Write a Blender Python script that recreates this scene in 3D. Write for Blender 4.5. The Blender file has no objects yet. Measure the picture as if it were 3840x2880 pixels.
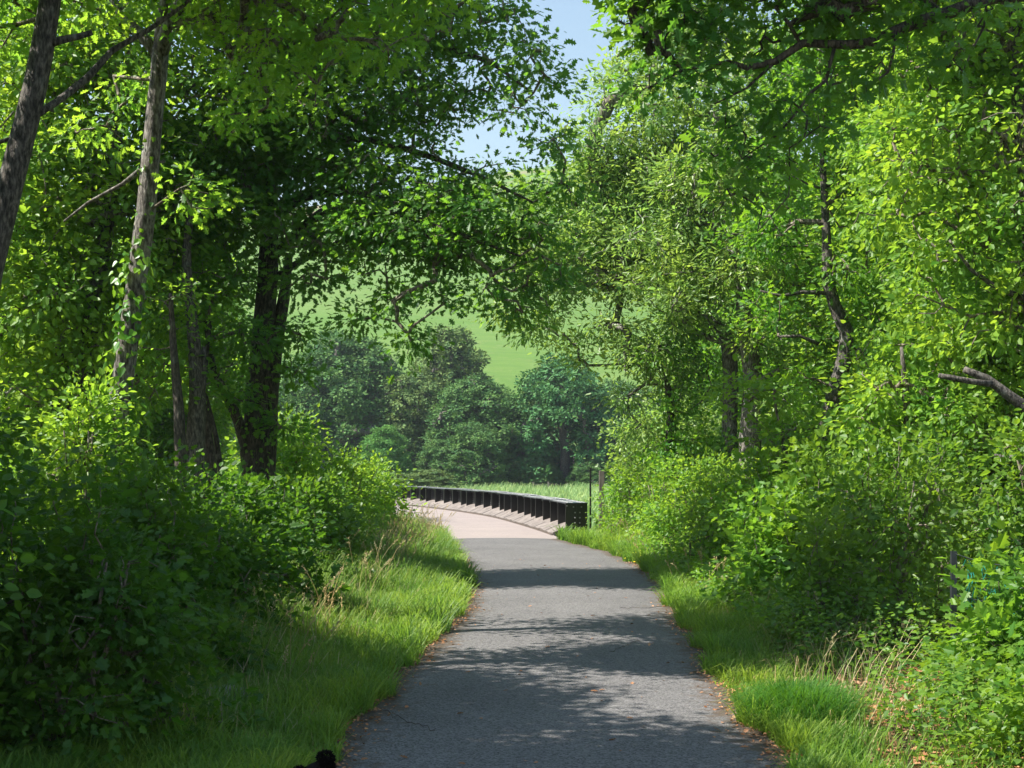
import bpy, math, random
import numpy as np
from mathutils import Vector

# ------------------------------------------------------------------ camera, light, exposure
SC = bpy.context.scene
COL = SC.collection
F = 5333.0; HZ = 1747.0; EYE = 1.75
cd = bpy.data.cameras.new('camera'); cam = bpy.data.objects.new('camera', cd); COL.objects.link(cam)
cam.location = (0, 0, EYE); cam.rotation_euler = (math.radians(90), 0, 0)
cd.sensor_width = 36; cd.lens = 36 * F / 3840; cd.shift_y = (HZ - 1440) / 3840
cd.clip_start = 0.1; cd.clip_end = 5000
SC.camera = cam
SUN_EL = 52.0; SUN_AZ = -98.0          # azimuth clockwise from +Y
w = bpy.data.worlds.new('World'); SC.world = w; w.use_nodes = True
nt = w.node_tree
sky = nt.nodes.new('ShaderNodeTexSky'); sky.sky_type = 'NISHITA'; sky.sun_disc = False
sky.sun_elevation = math.radians(SUN_EL); sky.sun_rotation = math.radians(SUN_AZ)
sky.altitude = 50; sky.air_density = 1.5; sky.dust_density = .8; sky.ozone_density = 1.2
bg = nt.nodes['Background']; bg.inputs[1].default_value = 0.08
nt.links.new(sky.outputs[0], bg.inputs[0])
sd = bpy.data.lights.new('sun', 'SUN'); sd.energy = 5.0; sd.angle = math.radians(0.35); sd.color = (1.0, 0.955, 0.87)
sun = bpy.data.objects.new('sun', sd); COL.objects.link(sun)
a_, e_ = math.radians(SUN_AZ), math.radians(SUN_EL)
SUNV = Vector((math.sin(a_) * math.cos(e_), math.cos(a_) * math.cos(e_), math.sin(e_)))
sun.rotation_euler = (-SUNV).to_track_quat('-Z', 'Y').to_euler(); sun.location = (-20, 10, 40)
SC.view_settings.view_transform = 'Standard'; SC.view_settings.look = 'None'
SC.view_settings.exposure = 1.22; SC.view_settings.gamma = 1
SC.cycles.max_bounces = 6; SC.cycles.diffuse_bounces = 2; SC.cycles.glossy_bounces = 2
SC.cycles.transmission_bounces = 4; SC.cycles.transparent_max_bounces = 4
SC.cycles.use_denoising = True

# ------------------------------------------------------------------ helpers
def P(px, py, Y):                       # a point seen in the photograph, at its own depth
    return np.array([(px - 1920) / F * Y, Y, EYE - (py - HZ) / F * Y])

def setp(o, label=None, cat=None, group=None, kind=None):
    if label: o['label'] = label
    if cat: o['category'] = cat
    if group: o['group'] = group
    if kind: o['kind'] = kind
    return o

def thing(name, loc, label, cat, group=None, rz=0):
    o = bpy.data.objects.new(name, None); COL.objects.link(o)
    o.empty_display_size = 0.2
    o.location = tuple(float(v) for v in loc); o.rotation_euler = (0, 0, rz)
    return setp(o, label, cat, group)

def mesh_np(name, V, faces, mat, parent=None, tint=None, smooth=False, origin=None, uv=None):
    """faces: list of int arrays (M,k) -- linked as ONE mesh object"""
    V = np.asarray(V, dtype=np.float32)
    if origin is not None: V = V - np.asarray(origin, dtype=np.float32)
    me = bpy.data.meshes.new(name)
    faces = [np.asarray(f, dtype=np.int32) for f in faces if len(f)]
    nl = sum(f.size for f in faces); nf = sum(len(f) for f in faces)
    me.vertices.add(len(V)); me.vertices.foreach_set('co', V.ravel())
    me.loops.add(nl); me.loops.foreach_set('vertex_index', np.concatenate([f.ravel() for f in faces]))
    me.polygons.add(nf)
    tot = np.concatenate([np.full(len(f), f.shape[1], dtype=np.int32) for f in faces])
    st = np.concatenate([[0], np.cumsum(tot)[:-1]]).astype(np.int32)
    me.polygons.foreach_set('loop_start', st)
    me.polygons.foreach_set('loop_total', tot)
    me.polygons.foreach_set('use_smooth', np.full(nf, bool(smooth)))
    me.update(calc_edges=True)
    if tint is not None:
        at = me.attributes.new('tint', 'FLOAT', 'POINT'); at.data.foreach_set('value', np.asarray(tint, dtype=np.float32))
    me.materials.append(mat)
    o = bpy.data.objects.new(name, me); COL.objects.link(o)
    if parent is not None: o.parent = parent
    return o

class MB:
    """collects boxes, tubes and prisms into one mesh"""
    def __init__(s): s.V = []; s.F = {}; s.n = 0
    def add(s, V, faces):
        V = np.asarray(V, dtype=float)
        for f in faces: s.F.setdefault(len(f), []).append([i + s.n for i in f])
        s.V.append(V); s.n += len(V)
    def box(s, c, ax, ay, az):          # centre and three half-axis vectors
        c, ax, ay, az = map(np.asarray, (c, ax, ay, az))
        V = [c + i * ax + j * ay + k * az for i in (-1, 1) for j in (-1, 1) for k in (-1, 1)]
        s.add(V, [(0, 1, 3, 2), (4, 6, 7, 5), (0, 4, 5, 1), (2, 3, 7, 6), (0, 2, 6, 4), (1, 5, 7, 3)])
    def tube(s, pts, r, n=8, cap=True, wob=0, rng=None):
        pts = np.asarray(pts, dtype=float); m = len(pts)
        r = np.broadcast_to(np.asarray(r, dtype=float), (m,))
        T = np.gradient(pts, axis=0); T /= np.linalg.norm(T, axis=1)[:, None] + 1e-9
        ref = np.array([0.31, 0.92, 0.2]); V = []
        for i in range(m):
            u = np.cross(T[i], ref); u /= np.linalg.norm(u) + 1e-9; v = np.cross(T[i], u)
            for k in range(n):
                a = 2 * math.pi * k / n
                rr = r[i] * (1 + (wob * (math.sin(3 * a + i * .7) * .5 + math.sin(5 * a - i * .43) * .35 + (rng.normal() * .25 if rng is not None else 0)) if wob else 0))
                V.append(pts[i] + rr * (math.cos(a) * u + math.sin(a) * v))
        Fs = []
        for i in range(m - 1):
            for k in range(n):
                Fs.append((i * n + k, i * n + (k + 1) % n, (i + 1) * n + (k + 1) % n, (i + 1) * n + k))
        if cap: Fs += [tuple(range(n))[::-1], tuple((m - 1) * n + k for k in range(n))]
        s.add(V, Fs)
    def dome(s, c, nrm, r, h=None):     # rivet head
        c = np.asarray(c, float); nrm = np.asarray(nrm, float); nrm /= np.linalg.norm(nrm)
        u = np.cross(nrm, [0.3, 0.5, 0.81]); u /= np.linalg.norm(u); v = np.cross(nrm, u); h = h or r * .7
        V = [c + r * (math.cos(a) * u + math.sin(a) * v) for a in np.arange(6) * math.pi / 3]
        V += [c + .6 * r * (math.cos(a) * u + math.sin(a) * v) + nrm * h for a in np.arange(6) * math.pi / 3]
        s.add(V, [(k, (k + 1) % 6, 6 + (k + 1) % 6, 6 + k) for k in range(6)] + [tuple(range(6, 12))])
    def build(s, name, mat, parent=None, origin=None, smooth=False):
        return mesh_np(name, np.concatenate(s.V), [np.array(v) for v in s.F.values()], mat, parent, origin=origin, smooth=smooth)

def smoothline(pts, step=0.25):
    """Catmull-Rom through points with radius in the last column"""
    p = np.asarray(pts, dtype=float); out = []
    q = np.vstack([2 * p[0] - p[1], p, 2 * p[-1] - p[-2]])
    for i in range(1, len(q) - 2):
        L = np.linalg.norm(q[i + 1][:3] - q[i][:3]); n = max(1, int(L / step))
        for k in range(n):
            t = k / n
            out.append(.5 * ((2 * q[i]) + (-q[i - 1] + q[i + 1]) * t + (2 * q[i - 1] - 5 * q[i] + 4 * q[i + 1] - q[i + 2]) * t * t + (-q[i - 1] + 3 * q[i] - 3 * q[i + 1] + q[i + 2]) * t ** 3))
    out.append(p[-1]); return np.array(out)

# ------------------------------------------------------------------ materials
def newmat(name):
    m = bpy.data.materials.new(name); m.use_nodes = True
    n = m.node_tree.nodes; l = m.node_tree.links
    return m, n, l, n['Principled BSDF']

def mixcol(n, l, fac, a, b):
    x = n.new('ShaderNodeMix'); x.data_type = 'RGBA'
    for s, v in ((0, fac), (6, a), (7, b)):
        if hasattr(v, 'links'): l.new(v, x.inputs[s])
        else: x.inputs[s].default_value = v if s == 0 else (*v, 1)
    return x.outputs[2]

def noise(n, l, vec, scale, detail=3, rough=.55):
    t = n.new('ShaderNodeTexNoise'); t.inputs['Scale'].default_value = scale
    t.inputs['Detail'].default_value = detail; t.inputs['Roughness'].default_value = rough
    if vec is not None: l.new(vec, t.inputs['Vector'])
    return t.outputs['Fac']

def ramp(n, l, v, lo, hi):
    r = n.new('ShaderNodeMapRange'); r.inputs[1].default_value = lo; r.inputs[2].default_value = hi
    l.new(v, r.inputs[0]); return r.outputs[0]

def leafmat(name, ca, cb, trans, tmix=.42, rough=.42, spec=.45, gain=1.3):
    ca, cb, trans = (tuple(min(.9, x * gain) for x in q) for q in (ca, cb, trans))
    m, n, l, b = newmat(name)
    at = n.new('ShaderNodeAttribute'); at.attribute_name = 'tint'
    c = mixcol(n, l, at.outputs['Fac'], ca, cb)
    g = n.new('ShaderNodeNewGeometry'); nz = ramp(n, l, noise(n, l, g.outputs['Position'], 1.3, 3, .6), .35, .65)
    hv = mixcol(n, l, nz, (.72, .88, .95), (1.2, 1.08, .85))
    def mul(x):
        mm = n.new('ShaderNodeMix'); mm.data_type = 'RGBA'; mm.blend_type = 'MULTIPLY'; mm.inputs[0].default_value = 1
        l.new(x, mm.inputs[6]); l.new(hv, mm.inputs[7]); return mm.outputs[2]
    c = mul(c)
    b.inputs['Roughness'].default_value = rough * 1.08; b.inputs['Specular IOR Level'].default_value = spec * .8
    l.new(c, b.inputs['Base Color'])
    t = n.new('ShaderNodeBsdfTranslucent')
    tc = mixcol(n, l, at.outputs['Fac'], tuple(x * .72 for x in trans), trans); l.new(mul(tc), t.inputs[0])
    mx = n.new('ShaderNodeMixShader'); mx.inputs[0].default_value = tmix
    l.new(b.outputs[0], mx.inputs[1]); l.new(t.outputs[0], mx.inputs[2])
    l.new(mx.outputs[0], n['Material Output'].inputs[0])
    return m

M = {}
M['oak'] = leafmat('oak_leaf', (.030, .095, .014), (.085, .19, .02), (.40, .64, .05), .52)
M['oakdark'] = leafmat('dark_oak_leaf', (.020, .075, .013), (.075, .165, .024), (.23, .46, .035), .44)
M['olive'] = leafmat('olive_leaf', (.05, .115, .022), (.21, .30, .075), (.38, .56, .09), .44, .4, .6)
M['yellow'] = leafmat('yellowgreen_leaf', (.035, .115, .012), (.16, .265, .032), (.37, .57, .045), .45)
M['hazel'] = leafmat('hazel_leaf', (.028, .095, .010), (.13, .225, .022), (.30, .52, .035), .42)
M['bramble'] = leafmat('bramble_leaf', (.022, .075, .010), (.12, .20, .022), (.26, .44, .03), .38, .42, .45)
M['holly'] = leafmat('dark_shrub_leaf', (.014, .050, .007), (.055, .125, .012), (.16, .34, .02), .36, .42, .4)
M['ivy'] = leafmat('ivy_leaf', (.035, .12, .014), (.13, .27, .02), (.30, .52, .03), .35, .35, .6)
M['mid'] = leafmat('mid_leaf', (.025, .095, .010), (.10, .215, .02), (.28, .53, .03), .45)
M['far1'] = leafmat('far_oak_leaf', (.035, .095, .030), (.11, .20, .055), (.10, .2, .05), .2, .6, .2)
M['far2'] = leafmat('far_willow_leaf', (.055, .11, .035), (.16, .225, .075), (.14, .2, .05), .2, .6, .2)
M['far3'] = leafmat('far_sycamore_leaf', (.035, .115, .040), (.08, .19, .065), (.10, .22, .05), .2, .55, .25)
M['far4'] = leafmat('far_shrub_leaf', (.05, .14, .035), (.11, .24, .05), (.15, .3, .05), .25, .6, .2)
M['grass'] = leafmat('grass_blade', (.03, .10, .012), (.20, .28, .045), (.30, .48, .05), .42, .45, .35)
M['tallgrass'] = leafmat('long_grass_blade', (.05, .15, .015), (.20, .25, .06), (.28, .44, .05), .38, .5, .3)
M['tussock'] = leafmat('tussock_blade', (.015, .07, .008), (.055, .15, .018), (.14, .34, .02), .35, .5, .3)
M['straw'] = leafmat('seed_head', (.30, .24, .13), (.45, .37, .22), (.35, .28, .14), .25, .6, .2)
M['reed'] = leafmat('reed_blade', (.15, .25, .08), (.34, .42, .20), (.25, .4, .12), .3, .6, .2)
M['litter'] = leafmat('dead_leaf', (.16, .07, .035), (.42, .22, .13), (.3, .15, .05), .15, .6, .2)
M['petal'] = leafmat('yellow_petal', (.75, .5, .02), (.85, .65, .03), (.6, .45, .02), .2, .5, .2)

def barkmat(name, dark, light, lichen, lo=.45):
    m, n, l, b = newmat(name)
    tc = n.new('ShaderNodeTexCoord'); mp = n.new('ShaderNodeMapping'); mp.inputs['Scale'].default_value = (1, 1, .3)
    l.new(tc.outputs['Object'], mp.inputs[0])
    f = noise(n, l, mp.outputs[0], 38, 4, .65); r1 = ramp(n, l, f, .36, .64)
    g = noise(n, l, tc.outputs['Object'], 5, 4, .6); r2 = ramp(n, l, g, lo, lo + .2)
    c = mixcol(n, l, r1, dark, light); c = mixcol(n, l, r2, c, lichen)
    c2 = mixcol(n, l, r1, tuple(x * .35 for x in dark), (1, 1, 1))
    mm = n.new('ShaderNodeMix'); mm.data_type = 'RGBA'; mm.blend_type = 'MULTIPLY'; mm.inputs[0].default_value = .65
    l.new(c, mm.inputs[6]); l.new(c2, mm.inputs[7]); l.new(mm.outputs[2], b.inputs['Base Color'])
    b.inputs['Roughness'].default_value = .85
    bp = n.new('ShaderNodeBump'); bp.inputs['Strength'].default_value = .9; bp.inputs['Distance'].default_value = .03
    l.new(f, bp.inputs['Height']); l.new(bp.outputs[0], b.inputs['Normal'])
    return m
M['bark'] = barkmat('oak_bark', (.06, .05, .042), (.19, .165, .14), (.30, .30, .27), .58)
M['barkdark'] = barkmat('dark_bark', (.045, .035, .026), (.13, .105, .08), (.17, .17, .13), .56)
M['barkpale'] = barkmat('pale_bark', (.11, .09, .075), (.30, .27, .235), (.40, .39, .36), .52)
M['twig'] = barkmat('twig_bark', (.13, .10, .07), (.34, .28, .21), (.4, .38, .3), .5)

def metal(name, col, rough, spec=.5, met=0):
    m, n, l, b = newmat(name)
    tc = n.new('ShaderNodeTexCoord')
    f = noise(n, l, tc.outputs['Object'], 3, 5); c = mixcol(n, l, ramp(n, l, f, .35, .7), col, tuple(x * 1.8 + .004 for x in col))
    l.new(c, b.inputs['Base Color']); b.inputs['Roughness'].default_value = rough; b.inputs['Metallic'].default_value = met
    b.inputs['Specular IOR Level'].default_value = spec
    bp = n.new('ShaderNodeBump'); bp.inputs['Strength'].default_value = .25; bp.inputs['Distance'].default_value = .02
    l.new(f, bp.inputs['Height']); l.new(bp.outputs[0], b.inputs['Normal'])
    return m
M['black'] = metal('black_paint', (.008, .008, .009), .34, .55)
M['flange'] = metal('flange_sheen', (.018, .022, .036), .3, .8)  # bluish sheen of the flange top is put into its base colour
M['rivet'] = metal('rivet_glint', (.16, .16, .165), .3, 1.0)  # pale colour stands in for glints on the rivet heads
M['galv'] = metal('galvanised_steel', (.05, .055, .06), .45, .5, .6)
M['wire'] = metal('green_wire', (.01, .16, .11), .35, .6)
M['fur'] = metal('black_fur', (.006, .005, .005), .9, .1)

def woodlike(name, a, b_, sc=(1, 1, 1), rough=.85, s2=60):
    m, n, l, b = newmat(name)
    tc = n.new('ShaderNodeTexCoord'); mp = n.new('ShaderNodeMapping'); mp.inputs['Scale'].default_value = sc
    l.new(tc.outputs['Object'], mp.inputs[0])
    f = noise(n, l, mp.outputs[0], 3, 6, .7); g = noise(n, l, mp.outputs[0], s2, 3, .6)
    c = mixcol(n, l, ramp(n, l, f, .35, .68), a, b_)
    mm = n.new('ShaderNodeMix'); mm.data_type = 'RGBA'; mm.blend_type = 'MULTIPLY'; mm.inputs[0].default_value = 1
    l.new(c, mm.inputs[6]); l.new(mixcol(n, l, g, (.62, .6, .58), (1.25, 1.25, 1.25)), mm.inputs[7])
    l.new(mm.outputs[2], b.inputs['Base Color']); b.inputs['Roughness'].default_value = rough
    bp = n.new('ShaderNodeBump'); bp.inputs['Strength'].default_value = .4; bp.inputs['Distance'].default_value = .01
    l.new(g, bp.inputs['Height']); l.new(bp.outputs[0], b.inputs['Normal'])
    return m
M['kerb'] = woodlike('weathered_concrete', (.12, .10, .09), (.27, .235, .215), (1, 1, 1), .9, 25)
M['seam'] = woodlike('mossy_dirt', (.03, .022, .016), (.09, .06, .04))
M['stone'] = woodlike('abutment_stone', (.16, .15, .13), (.3, .28, .25))
M['post'] = woodlike('grey_timber', (.14, .12, .10), (.3, .26, .21), (6, 6, .8))
M['gravel'] = woodlike('grey_stone_chips', (.2, .19, .18), (.5, .48, .45))
M['stub'] = woodlike('rotten_wood', (.16, .08, .04), (.45, .28, .17), (1, 6, 6))

def asphalt(name, base, grain, tone, scale=150, blotch=1.0, edge=None):
    m, n, l, b = newmat(name)
    g = n.new('ShaderNodeNewGeometry')
    v = n.new('ShaderNodeTexVoronoi'); v.inputs['Scale'].default_value = scale; l.new(g.outputs['Position'], v.inputs['Vector'])
    f = noise(n, l, g.outputs['Position'], .8, 5, .6); f2 = noise(n, l, g.outputs['Position'], 55, 3, .7)
    vc = n.new('ShaderNodeSeparateColor'); l.new(v.outputs['Color'], vc.inputs[0])
    c = mixcol(n, l, vc.outputs[0], tuple(x * (1 - grain) for x in base), tuple(x * (1 + grain) for x in base))
    c = mixcol(n, l, ramp(n, l, f2, .5, .78), c, tuple(x * 1.6 for x in base))
    mm = n.new('ShaderNodeMix'); mm.data_type = 'RGBA'; mm.blend_type = 'MULTIPLY'; mm.inputs[0].default_value = blotch
    l.new(c, mm.inputs[6]); l.new(mixcol(n, l, ramp(n, l, f, .3, .7), tone, (1.12, 1.1, 1.08)), mm.inputs[7])
    out = mm.outputs[2]
    if edge:                              # dirt and moss lying along both edges ('tint' = distance to the edge)
        at = n.new('ShaderNodeAttribute'); at.attribute_name = 'tint'
        ad = n.new('ShaderNodeMath'); ad.operation = 'ADD'; l.new(at.outputs['Fac'], ad.inputs[0])
        ff = noise(n, l, g.outputs['Position'], 6, 5, .7); l.new(ramp(n, l, ff, .3, .7), ad.inputs[1])
        ad2 = ramp(n, l, ad.outputs[0], .85, 1.25)
        out = mixcol(n, l, ad2, out, edge)
    l.new(out, b.inputs['Base Color'])
    b.inputs['Roughness'].default_value = .85
    bp = n.new('ShaderNodeBump'); bp.inputs['Strength'].default_value = .7; bp.inputs['Distance'].default_value = .008
    l.new(v.outputs['Distance'], bp.inputs['Height']); l.new(bp.outputs[0], b.inputs['Normal'])
    return m
M['asphalt'] = asphalt('asphalt', (.118, .114, .114), .7, (.80, .78, .78), 85, 1, (.085, .06, .042))
M['deck'] = asphalt('bridge_surfacing', (.255, .215, .20), .12, (.93, .92, .92), 90)

def groundmat():
    m, n, l, b = newmat('ground')
    g = n.new('ShaderNodeNewGeometry'); sp = n.new('ShaderNodeSeparateXYZ'); l.new(g.outputs['Position'], sp.inputs[0])
    f = noise(n, l, g.outputs['Position'], 3.5, 6, .7); f2 = noise(n, l, g.outputs['Position'], 40, 4, .7)
    soil = mixcol(n, l, ramp(n, l, f, .35, .65), (.05, .036, .022), (.05, .065, .02))
    soil = mixcol(n, l, ramp(n, l, f2, .5, .8), soil, (.14, .09, .055))
    mp = n.new('ShaderNodeMapping'); mp.inputs['Scale'].default_value = (.25, 1, 1); mp.inputs['Rotation'].default_value = (0, 0, .12)
    l.new(g.outputs['Position'], mp.inputs[0])
    h = noise(n, l, mp.outputs[0], .06, 5, .6); h2 = noise(n, l, mp.outputs[0], .9, 4, .8)
    fld = mixcol(n, l, ramp(n, l, h, .35, .65), (.095, .18, .035), (.15, .215, .06))
    fld = mixcol(n, l, ramp(n, l, h2, .35, .75), fld, (.08, .155, .035))
    h3 = noise(n, l, g.outputs['Position'], .35, 6, .75); fld = mixcol(n, l, ramp(n, l, h3, .55, .8), fld, (.16, .20, .07))
    trk = n.new('ShaderNodeMath'); trk.operation = 'MULTIPLY'; l.new(ramp(n, l, sp.outputs[1], 470, 480), trk.inputs[0]); l.new(ramp(n, l, h, .45, .6), trk.inputs[1])
    fld = mixcol(n, l, trk.outputs[0], fld, (.22, .18, .11))
    t = ramp(n, l, sp.outputs[1], 40, 60)
    l.new(mixcol(n, l, t, soil, fld), b.inputs['Base Color']); b.inputs['Roughness'].default_value = .95
    b.inputs['Specular IOR Level'].default_value = .1
    bp = n.new('ShaderNodeBump'); bp.inputs['Strength'].default_value = .5; bp.inputs['Distance'].default_value = .05
    l.new(f2, bp.inputs['Height']); l.new(bp.outputs[0], b.inputs['Normal'])
    return m
M['ground'] = groundmat()

# ------------------------------------------------------------------ leaf templates
def tmpl(half, fold=.16):
    """half outline (x along the leaf, y outward) -> folded two-sided leaf"""
    h = np.array(half, dtype=float)
    top = [(x, y, y * fold - .25 * x * x * .5) for x, y in h]; bot = [(x, -y, y * fold - .25 * x * x * .5) for x, y in h[1:-1]]
    V = np.array(top + bot); k = len(h)
    A = np.array([list(range(k))]); B = np.array([[0] + list(range(k, k + k - 2)) + [k - 1]])[:, ::-1]
    return V, [A, B]
T_DIA = (np.array([(0, 0, 0), (.45, .32, .06), (1, 0, -.1), (.45, -.32, .06)], float), [np.array([[0, 3, 2, 1]])])
T_HEX = tmpl([(0, 0), (.28, .30), (.65, .27), (1, 0)])
T_LONG = tmpl([(0, 0), (.3, .16), (.7, .14), (1, 0)])
T_HEART = tmpl([(0.08, 0), (0, .26), (.25, .42), (.6, .3), (1, 0)])
T_OAK = tmpl([(0, 0), (.18, .08), (.30, .27), (.38, .11), (.55, .38), (.62, .13), (.80, .27), (.86, .09), (1, 0)])
T_MAPLE = tmpl([(0, 0), (.02, .3), (.25, .22), (.38, .48), (.55, .22), (.78, .3), (.8, .12), (1, 0)])

def place(t, pos, d, nrm, size, tint):
    TV, TF = t; N = len(pos); k = len(TV)
    d = d / (np.linalg.norm(d, axis=1)[:, None] + 1e-9)
    y = np.cross(nrm, d); y /= (np.linalg.norm(y, axis=1)[:, None] + 1e-9); z = np.cross(d, y)
    V = pos[:, None, :] + size[:, None, None] * (TV[None, :, 0:1] * d[:, None, :] + TV[None, :, 1:2] * y[:, None, :] + TV[None, :, 2:3] * z[:, None, :])
    off = (np.arange(N) * k)[:, None, None]
    Fs = [(f[None] + off).reshape(-1, f.shape[1]) for f in TF]
    return V.reshape(-1, 3), Fs, np.repeat(tint, k)

def merge(parts):
    Vs, Fd, Ts, n = [], {}, [], 0
    for V, Fs, t in parts:
        Vs.append(V); Ts.append(t)
        for f in Fs: Fd.setdefault(f.shape[1], []).append(f + n)
        n += len(V)
    return np.concatenate(Vs), [np.concatenate(v) for v in Fd.values()], np.concatenate(Ts)

# ------------------------------------------------------------------ growing trees and shrubs
def vnoise(p, s, ph):
    q = p * s + ph
    return (np.sin(q[:, 0] * 1.7 + 1.3 * np.sin(q[:, 1] * 1.1)) + np.sin(q[:, 1] * 1.9 + 1.2 * np.sin(q[:, 2] * 1.3 + ph)) + np.sin(q[:, 2] * 2.1 + 1.1 * np.sin(q[:, 0] * .9))) / 3

DEN = 1.75
class Plant:
    def __init__(s, seed):
        s.rng = np.random.default_rng(seed); s.pos = []; s.par = []; s.rad = []; s.stems = []; s.tips = []; s.tc = []; s.ph = seed * 1.37
        s.attachable = []
    def node(s, p, par, r=0., att=True):
        s.pos.append(np.array(p, float)); s.par.append(par); s.rad.append(r); s.attachable.append(att); return len(s.pos) - 1
    def stem(s, pts, step=.22, attach=True):
        L = smoothline(pts, step); s.stems.append(L); prev = -1
        ids = []
        for q in L:
            prev = s.node(q[:3], prev, q[3], attach); ids.append(prev)
        return ids
    def lobe(s, c, r, rz=None, n=None, leaf_sp=.34, keep=-.12, shell=.0, minz=.1):
        rng = s.rng; rz = rz or r * .75; c = np.asarray(c, float)
        n = n or max(6, int(4.19 * r * r * rz / leaf_sp ** 3))
        A = np.array(s.pos); att = np.array(s.attachable)
        D = c - A; dist = np.linalg.norm(D, axis=1); cost = dist + 1.3 * np.maximum(0, -D[:, 2]) + 1e3 * (~att)
        j = int(np.argmin(cost)); start = A[j]
        k = max(2, int(dist[j] / .35)); prev = j; ids = []
        bend = rng.normal(0, .12, 3) * dist[j]; bend[2] = abs(bend[2]) * .8
        for i in range(1, k + 1):
            t = i / k
            p = start + (c - start) * t + bend * math.sin(math.pi * t) + rng.normal(0, .035, 3)
            prev = s.node(p, prev); ids.append(prev)
        u = rng.normal(size=(n * 3, 3)); u /= np.linalg.norm(u, axis=1)[:, None]
        rr = (shell ** 3 + (1 - shell ** 3) * rng.random(n * 3)) ** (1 / 3)
        pt = c + u * rr[:, None] * np.array([r, r, rz])
        fq = 1.9 / max(.6, min(r, 1.5)); ok = (.65 * vnoise(pt, fq, s.ph) + .6 * vnoise(pt, fq * 2.9 if r < 3 else fq, s.ph + 2) + rng.normal(0, .08, len(pt)) > keep - .16) & (pt[:, 2] > minz)
        pt = pt[ok][:n]
        pt = pt[np.argsort(np.linalg.norm(pt - start, axis=1))]
        cand = np.array([s.pos[i] for i in ids]); cid = list(ids)
        buf = np.empty((len(cand) + 2 * len(pt) + 4, 3)); buf[:len(cand)] = cand; m = len(cand)
        for p in pt:
            dd = np.linalg.norm(buf[:m] - p, axis=1); q = int(np.argmin(dd)); b0 = buf[q].copy(); pj = cid[q]
            if dd[q] > .16:
                mid = b0 + (p - b0) * .5 + rng.normal(0, .1, 3) * dd[q]; mid[2] += .06 * dd[q]
                pj = s.node(mid, pj); buf[m] = mid; cid.append(pj); m += 1
            t = s.node(p, pj); buf[m] = p; cid.append(t); m += 1; s.tips.append(t); s.tc.append(c)
    def finish(s, root, base, bark, twig, leafm, t, leaf=.1, per=14, spread=.17, rt=.0045, sides=10, flat=.55, droop=.15,
               var=.35, leafname='crown', stemname='trunk', branchname='branches', rmin=.0, wob=.06, clumpy=.5):
        if leaf > .09 and clumpy < 2: leaf *= .8; per = int(per * 1.45)
        per = int(per * DEN); rng = s.rng; N = len(s.pos); pos = np.array(s.pos); par = np.array(s.par); cnt = np.zeros(N)
        cnt[s.tips] = 1
        for i in range(N - 1, -1, -1):
            if par[i] >= 0: cnt[par[i]] += cnt[i]
        rad = np.array(s.rad); calc = rt * np.sqrt(np.maximum(cnt, 1)); rad = np.where(rad > 0, rad, calc)
        mb = MB()
        for L in s.stems: mb.tube(L[:, :3], L[:, 3], sides, wob=wob, rng=rng)
        isstem = np.array(s.rad) > 0
        e = np.where((par >= 0) & (~isstem) & (rad >= rmin))[0]
        if len(e):
            A = pos[par[e]]; B = pos[e]; ra = np.minimum(rad[par[e]], rad[e] * 1.25); rb = rad[e]
            T = B - A; Ln = np.linalg.norm(T, axis=1)[:, None] + 1e-9; T = T / Ln; B = B + T * rb[:, None] * .5
            u = np.cross(T, np.array([.31, .2, .93])); u /= np.linalg.norm(u, axis=1)[:, None] + 1e-9; v = np.cross(T, u)
            k = 5; V = []
            for X, r in ((A, ra), (B, rb)):
                for q in range(k):
                    a = 2 * math.pi * q / k; V.append(X + r[:, None] * (math.cos(a) * u + math.sin(a) * v))
            V = np.stack(V, 1).reshape(-1, 3); o = (np.arange(len(e)) * 2 * k)[:, None]
            Fq = np.concatenate([np.array([[q, (q + 1) % k, k + (q + 1) % k, k + q]]) + o for q in range(k)])
            SV = np.concatenate(mb.V); SF = [np.array(v_) for v_ in mb.F.values()]; ns = sum(len(f_) for f_ in SF)
            ob_ = mesh_np(stemname, np.concatenate([SV, V]), SF + [Fq + len(SV)], bark, root, origin=base, smooth=True)
            ob_.data.materials.append(twig)
            mi = np.zeros(ns + len(Fq), dtype=np.int32); mi[ns:] = 1; ob_.data.polygons.foreach_set('material_index', mi)
        tp = pos[s.tips]; tpar = pos[par[s.tips]]; out = tp - tpar; out /= np.linalg.norm(out, axis=1)[:, None] + 1e-9
        m = len(tp); idx = np.repeat(np.arange(m), per)
        n = len(idx); f = rng.random(n)
        off = rng.normal(size=(n, 3)) * spread * np.array([1, 1, flat])
        pl = tp[idx] * f[:, None] + tpar[idx] * (1 - f[:, None]); pl = np.where((rng.random(n) < .6)[:, None], tp[idx], pl)
        d = out[idx] * .5 + off / spread * .55 + rng.normal(size=(n, 3)) * .35; d[:, 2] -= droop
        nr = rng.normal(size=(n, 3)) * .8; nr[:, 2] += .8; cv = tp - np.array(s.tc); cv /= np.linalg.norm(cv, axis=1)[:, None] + 1e-6; nr += cv[idx] * clumpy; nr += np.array(SUNV) * .2
        size = leaf * (1 + rng.normal(0, .32, n)).clip(.35, 1.7)
        tuft = rng.random(m)
        tint = (.5 * tuft[idx] + .5 * rng.random(n) + rng.normal(0, var * .2, n)).clip(0, 1)
        V, Fs, tn = place(t, pl + off, d, nr, size, tint)
        mesh_np(leafname, V, Fs, leafm, root, tint=tn, origin=base)
        return n

def lobes_px(pl, L, **k):
    for q in L:
        px, py, Y, r = q[:4]; rz = q[4] if len(q) > 4 else None
        pl.lobe(P(px, py, Y), r, rz, **k)

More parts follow.
